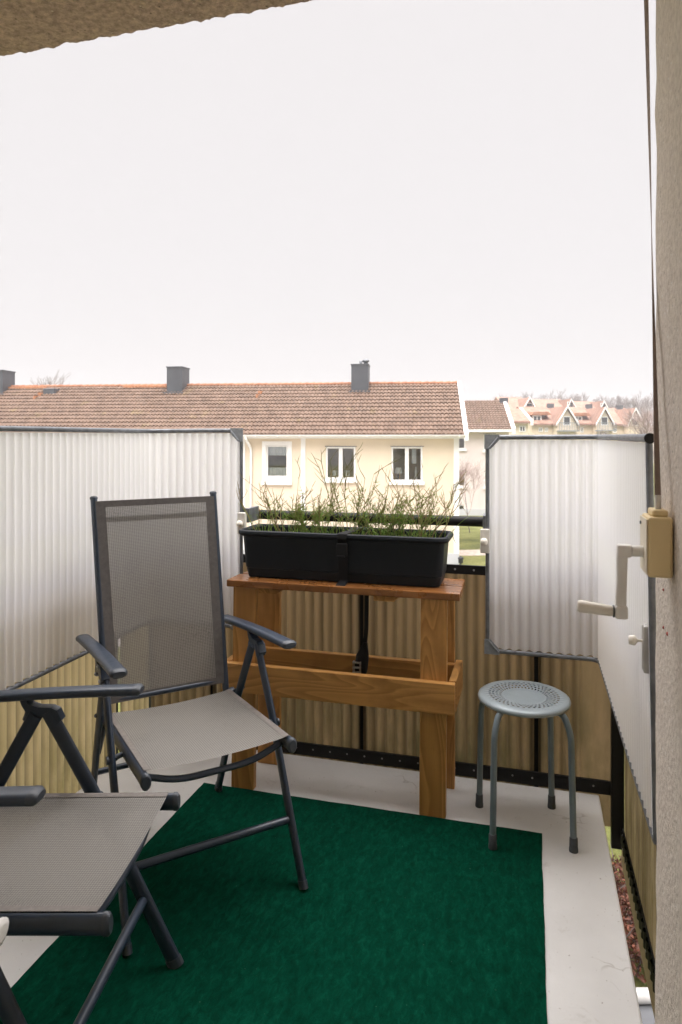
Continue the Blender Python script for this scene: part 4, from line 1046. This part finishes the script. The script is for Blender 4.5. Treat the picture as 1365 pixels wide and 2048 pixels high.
# ------------------------------------------------------------------ far houses with gables
def far_house(label, Y, xl, xr, y_ridge, y_eave, gable=None, dormer=None, wallm='yellow', deep=6.0, windows=(), gable_face=None, vents=(), verge=None, roofm='tiles_far', balcony=None):
    k = Y/F
    def X(px): return (px-CX)*k
    def Z(py, yo=0): return EYE-(py-CY)/F*(Y+yo)-GZ
    t = thing('gabled_house', label, 'house', (X((xl+xr)/2), Y, GZ), 0, 'gabled houses in the distance')
    O = Vector((X((xl+xr)/2), 0, 0)); x0, x1 = X(xl)-O.x, X(xr)-O.x; ze, zr = Z(y_eave), Z(y_ridge, deep)
    b = MB(); b.box((x0+.25, .3, 0), (x1-.25, 2*deep-.3, ze+.02))
    for xs in (x0+.25, x1-.25): b.add([(xs,.3,ze), (xs,2*deep-.3,ze), (xs,deep,zr-.12)], [(0,1,2)])
    b.build('wall', M[wallm], t)
    b = MB()
    for ya, za, yb, zb_ in ((-.2, ze-.1, deep, zr), (2*deep+.2, ze-.1, deep, zr)):
        b.prism([(x0,ya,za), (x0,yb,zb_), (x0,yb,zb_+.22), (x0,ya,za+.22)], (x1-x0,0,0))
    r = b.build('roof', M[roofm], t)
    if verge:
        for s in verge:
            xv = x0 if s < 0 else x1; b = MB(); b.prism([(xv-.14,-.25,ze-.3), (xv-.14,-.25,ze+.2), (xv-.14,deep,zr+.28), (xv-.14,deep,zr-.2)], (.28,0,0)); b.build('barge_board', M['white'], r)
    if gable:
        ga, gx, gb, gy0, gy1 = gable; fy = -1.2                       # left eave, apex, right eave columns; apex row, eave row
        kk = (Y+fy)/F
        gxa, gxx, gxb = ((q-CX)*kk-O.x for q in (ga, gx, gb)); g0, g1 = EYE-(gy0-CY)*kk-GZ, EYE-(gy1-CY)*kk-GZ
        b = MB(); b.prism([(gxa+.2,fy,0), (gxb-.2,fy,0), (gxb-.2,fy,g1+.05), (gxx,fy,g0-.2), (gxa+.2,fy,g1+.05)], (0, 3.5, 0)); gb_ = b.build('gable', M[gable_face or wallm], t)
        b = MB(); dd = (deep+1.0, 0)
        for q in (gxa, gxb):
            b.prism([(q,fy-.35,g1-.12), (gxx,fy-.35,g0), (gxx,fy-.35,g0+.2), (q,fy-.35,g1+.08)], (0, deep+.9, 0))
        b.build('gable_roof', M[roofm], gb_)
        b = MB()
        for q in (gxa, gxb): b.prism([(q,fy-.45,g1-.2), (gxx,fy-.45,g0-.05), (gxx,fy-.45,g0+.26), (q,fy-.45,g1+.10)], (0,.09,0))
        b.build('barge_board', M['white'], gb_)
        b = MB(); cx_ = gxx; b.box((cx_-.45,fy-.06,g1-.1), (cx_+.45,fy-.002,g1+1.0)); wv = b.build('window', M['white'], gb_)
        b = MB(); b.box((cx_-.34,fy-.075,g1+.02), (cx_+.34,fy-.062,g1+.9)); b.build('pane', M['dark'], wv)
        if balcony:
            b = MB(); b.box((cx_-1.2,fy-1.0,g1-.85), (cx_+1.2,fy-.003,g1-.72))
            for q in range(13): b.box((cx_-1.2+q*.195,fy-1.0,g1-.72), (cx_-1.2+q*.195+.05,fy-.95,g1+.15))
            b.box((cx_-1.2,fy-1.01,g1+.15), (cx_+1.2,fy-.94,g1+.22)); b.build('balcony', M['galv_light'], gb_)
    if dormer:
        da, db, dt, db2 = dormer; ym = deep*.3; kk = (Y+ym-.8)/F; a, c_ = (da-CX)*kk-O.x, (db-CX)*kk-O.x; zt, zb_ = EYE-(dt-CY)*kk-GZ, EYE-(db2-CY)*kk-GZ
        b = MB(); b.prism([(a,ym-.8,zb_), (c_-.5,ym-.8,zb_), (c_-.2,ym-.8,zt-.2), (a+.2,ym-.8,zt-.2)], (0,3.4,0)); dm = b.build('dormer', M['orange'], r)
        b = MB(); b.prism([(a-.25,ym-1.1,zt-.25), (c_+.9,ym-1.1,zt-.25), (c_+.5,ym-1.1,zt+.15), (a,ym-1.1,zt+.15)], (0,3.7,0)); b.build('dormer_roof', M['tiles_orange'], dm)
        b = MB(); m_ = a+(c_-a)*.35; b.box((m_-.55,ym-.86,zb_+.3), (m_+.55,ym-.802,zt-.3)); wv = b.build('window', M['white'], dm)
        b = MB(); b.box((m_-.42,ym-.88,zb_+.42), (m_-.05,ym-.862,zt-.42)); b.box((m_+.05,ym-.88,zb_+.42), (m_+.42,ym-.862,zt-.42)); b.build('pane', M['dark'], wv)
    for wx, wy0, wy1, ww in windows:
        a, c_ = X(wx)-O.x, X(wx+ww)-O.x; b = MB(); b.box((a,.22,Z(wy1)), (c_,.299,Z(wy0))); wv = b.build('window', M['white'], t)
        m_ = (a+c_)/2; b = MB(); b.box((a+.12,.205,Z(wy1)+.12), (m_-.05,.219,Z(wy0)-.12)); b.box((m_+.05,.205,Z(wy1)+.12), (c_-.12,.219,Z(wy0)-.12)); b.build('pane', M['dark'], wv)
    for vx, vf in vents:
        yv = deep*vf; zv = ze+(zr-ze)*vf; xv = (vx-CX)/F*(Y+yv)-O.x; b = MB(); b.box((xv-.4,yv-.3,zv), (xv+.4,yv+.3,zv+.75)); b.build('chimney', M['sheet'], r)
    return t
far_house('low cream house with a brown roof, just right of the pink house roof', 70, 1008, 1063, 821, 845, None, None, 'offwhite', 4.0, ((1040,851,864,13),), verge=(1,))
far_house('brown roofed house with a small red brick gable, right behind the pink house', 92, 1012, 1066, 797, 822, (1043, 1059, 1073, 797, 821), None, 'offwhite', 6.0, (), 'brick')
far_house('yellow house with orange dormer and the largest front gable', 84, 1062, 1150, 816, 849, (1111, 1134, 1157, 815, 849), (1067, 1088, 826, 847), 'yellow', 6.5, ((1079,855,864,8),(1091,855,864,7)), None, ((1101,.92),), balcony=True)
far_house('roof with a small red brick gable behind the yellow house with the largest gable', 102, 1069, 1146, 801, 818, (1134, 1141, 1152, 800, 817), None, 'yellow', 6.0, (), 'brick')
far_house('yellow house with orange dormer, second in the row, half behind a bare tree', 88, 1146, 1222, 817, 849, (1190, 1209, 1228, 817, 849), (1150, 1168, 828, 846), 'yellow', 6.5, ((1162,854,865,7),), None, ((1178,.92),), balcony=True)
far_house('roof with a small brick gable behind the second yellow house', 106, 1150, 1212, 805, 820, (1199, 1207, 1216, 804, 819), None, 'yellow', 6.0, (), 'brick')
far_house('yellow house at the far right of the row, behind bare trees', 92, 1214, 1290, 819, 850, (1254, 1270, 1288, 819, 850), None, 'yellow', 6.5, ((1228,856,866,7),), None, ((1239,.92),))

# ------------------------------------------------------------------ bare trees
def bare_tree(label, base, h, seed, mat_b, mat_t, group, spread=.5, lev_max=4, r0=None, thin=.006, name='bare_tree', fork=.22, kids=(2, 4)):
    rnd = random.Random(seed); t = thing(name, label, 'tree' if name == 'bare_tree' else 'shrub', base, 0, group)
    tb, cb_ = MB(), MB(); r0 = r0 or h*.018
    def grow(p, d, L, r, lev):
        k = 4; pts = [p.copy()]; q = p.copy(); dd = d.copy(); nodes = []
        for i in range(k):
            dd = (dd+Vector((rnd.gauss(0,.12), rnd.gauss(0,.12), rnd.gauss(.04,.06)))).normalized(); q = q+dd*L/k; pts.append(q.copy()); nodes.append((q.copy(), dd.copy(), i))
        (tb if lev == 0 else cb_).sweep(pts, [max(thin, r*(1-.45*i/k)) for i in range(k+1)], n=6 if lev < 2 else 3, caps=False)
        if lev < lev_max:
            for (q, d_, i) in nodes[(1 if lev else 1):]:
                for _ in range(rnd.randint(*kids) if i == k-1 else rnd.randint(1, 2)):
                    s = (d_+Vector((rnd.gauss(0,spread), rnd.gauss(0,spread), rnd.uniform(-.1,.35)))).normalized()
                    grow(q, s, L*rnd.uniform(.5,.78), max(thin, r*rnd.uniform(.4,.6)), lev+1)
    grow(Vector((0,0,0)), Vector((0,0,1)), h*.36, r0, 0)
    tb.build('trunk', mat_b, t); cb_.build('crown', mat_t, t); return t
G1 = 'bare winter trees on the far hill'
def hill_tree(px, ytop, Y, seed, label, **k):
    zt = EYE-(ytop-CY)/F*Y; zb = GZ+(3.5 if Y > 120 else 0); bare_tree(label, ((px-CX)/F*Y, Y, zb), (zt-zb)*1.05, seed, M['bark'], M['twig_far'], G1, **k)
spots = [(1012, 792), (1030, 786), (1047, 780), (1075, 789), (1093, 784), (1110, 786), (1128, 782), (1150, 783), (1172, 785), (1190, 781), (1212, 777), (1232, 779), (1252, 787), (1275, 782), (1293, 780), (1310, 784)]
for i, (px, yt) in enumerate(spots):
    hill_tree(px, yt, 135+(i*7) % 24, 40+i, 'bare winter tree on the wooded ridge behind the distant gabled houses', thin=.02, spread=.42, lev_max=4)
bare_tree('dark spreading bare tree in front of the second yellow gabled house', ((1205-CX)/F*72, 72, GZ), 6.6, 91, M['bark'], M['twig_far'], None, spread=.6, thin=.014, r0=.16)
bare_tree('wide bare reddish tree at the right, behind the screen end', ((1283-CX)/F*60, 60, GZ), 9.4, 93, M['bark'], M['twig_pink'], None, spread=.45, thin=.012, r0=.14)
bare_tree('low bare tree in front of the last yellow house', ((1250-CX)/F*76, 76, GZ), 6.0, 95, M['bark'], M['twig_pink'], None, spread=.6, thin=.014, r0=.10)
bare_tree('faint bare tree rising behind the left end of the cream house roof', ((42-CX)/F*60, 60, GZ), 11.6, 97, M['bark'], M['twig_far'], None, spread=.45, thin=.014, r0=.15)
bare_tree('slender leafless shrub in front of the pink house wall', ((940-CX)/F*36, 36, GZ), 5.2, 98, M['bark'], mat('pale pink twigs', (.46,.35,.33), .9), None, spread=.6, thin=.0045, r0=.03, name='bare_shrub')

# ------------------------------------------------------------------ below the balcony, through the gap at the right
def hedge(label, c, sx, sy, h, n, seed):
    rnd = random.Random(seed); t = thing('copper_hedge', label, 'hedge', c)
    b = MB(); s_ = MB()
    for i in range(n):
        p = Vector((rnd.uniform(-sx,sx), rnd.uniform(-sy,sy), h*rnd.random()**.5*(.8+.3*noise.noise(Vector((rnd.random()*3, i, 0)))))); e1 = Vector((rnd.gauss(0,1), rnd.gauss(0,1), rnd.gauss(0,1))).normalized(); e2 = e1.cross(Vector((rnd.gauss(0,1), rnd.gauss(0,1), 1))).normalized()
        l_ = rnd.uniform(.018,.036); w_ = l_*.45; b.add([p-e1*l_, p+e2*w_, p+e1*l_, p-e2*w_], [(0,1,2,3)])
    for i in range(60):
        x, y = rnd.uniform(-sx,sx), rnd.uniform(-sy,sy); s_.sweep([(x,y,0), (x+rnd.gauss(0,.08), y+rnd.gauss(0,.08), h*.6), (x+rnd.gauss(0,.14), y+rnd.gauss(0,.14), h)], [.012,.008,.003], n=4, caps=False)
    b.build('foliage', M['copper'], t); s_.build('branches', M['bark'], t)
hc = at(1256, 1842, 6.95); hc.z = GZ
hedge('copper leaved hedge on the lawn seen through the gap below the railing', hc, 1.2, .72, .5, 16000, 5)
wp = at(1287, 1993, 6.14); wp.z = GZ+.09
b = MB(); b.sweep([(-.6,0,0), (.085,0,0), (.10,0,.0)], [.06,.06,.045], n=16)
o = tag(b.build('white_pipe', mat('weathered white pipe', (.42,.41,.40), .6)), 'short white pipe lying below the balcony beside the copper hedge', 'pipe'); o.location = wp; o.location.z = GZ+.0645

# ------------------------------------------------------------------ damp winter air
b = MB(); b.box((-230, -58, GZ-1), (330, 400, 17))
hm = D.materials.new('haze'); hm.use_nodes = True; hm.node_tree.nodes.clear()
ho = hm.node_tree.nodes.new('ShaderNodeOutputMaterial'); hv = hm.node_tree.nodes.new('ShaderNodeVolumePrincipled')
hv.inputs['Color'].default_value = (.95, .95, .96, 1); hv.inputs['Density'].default_value = .0015; hv.inputs['Anisotropy'].default_value = .2
hm.node_tree.links.new(hv.outputs[0], ho.inputs['Volume'])
tag(b.build('haze', hm), None, None, kind='stuff')
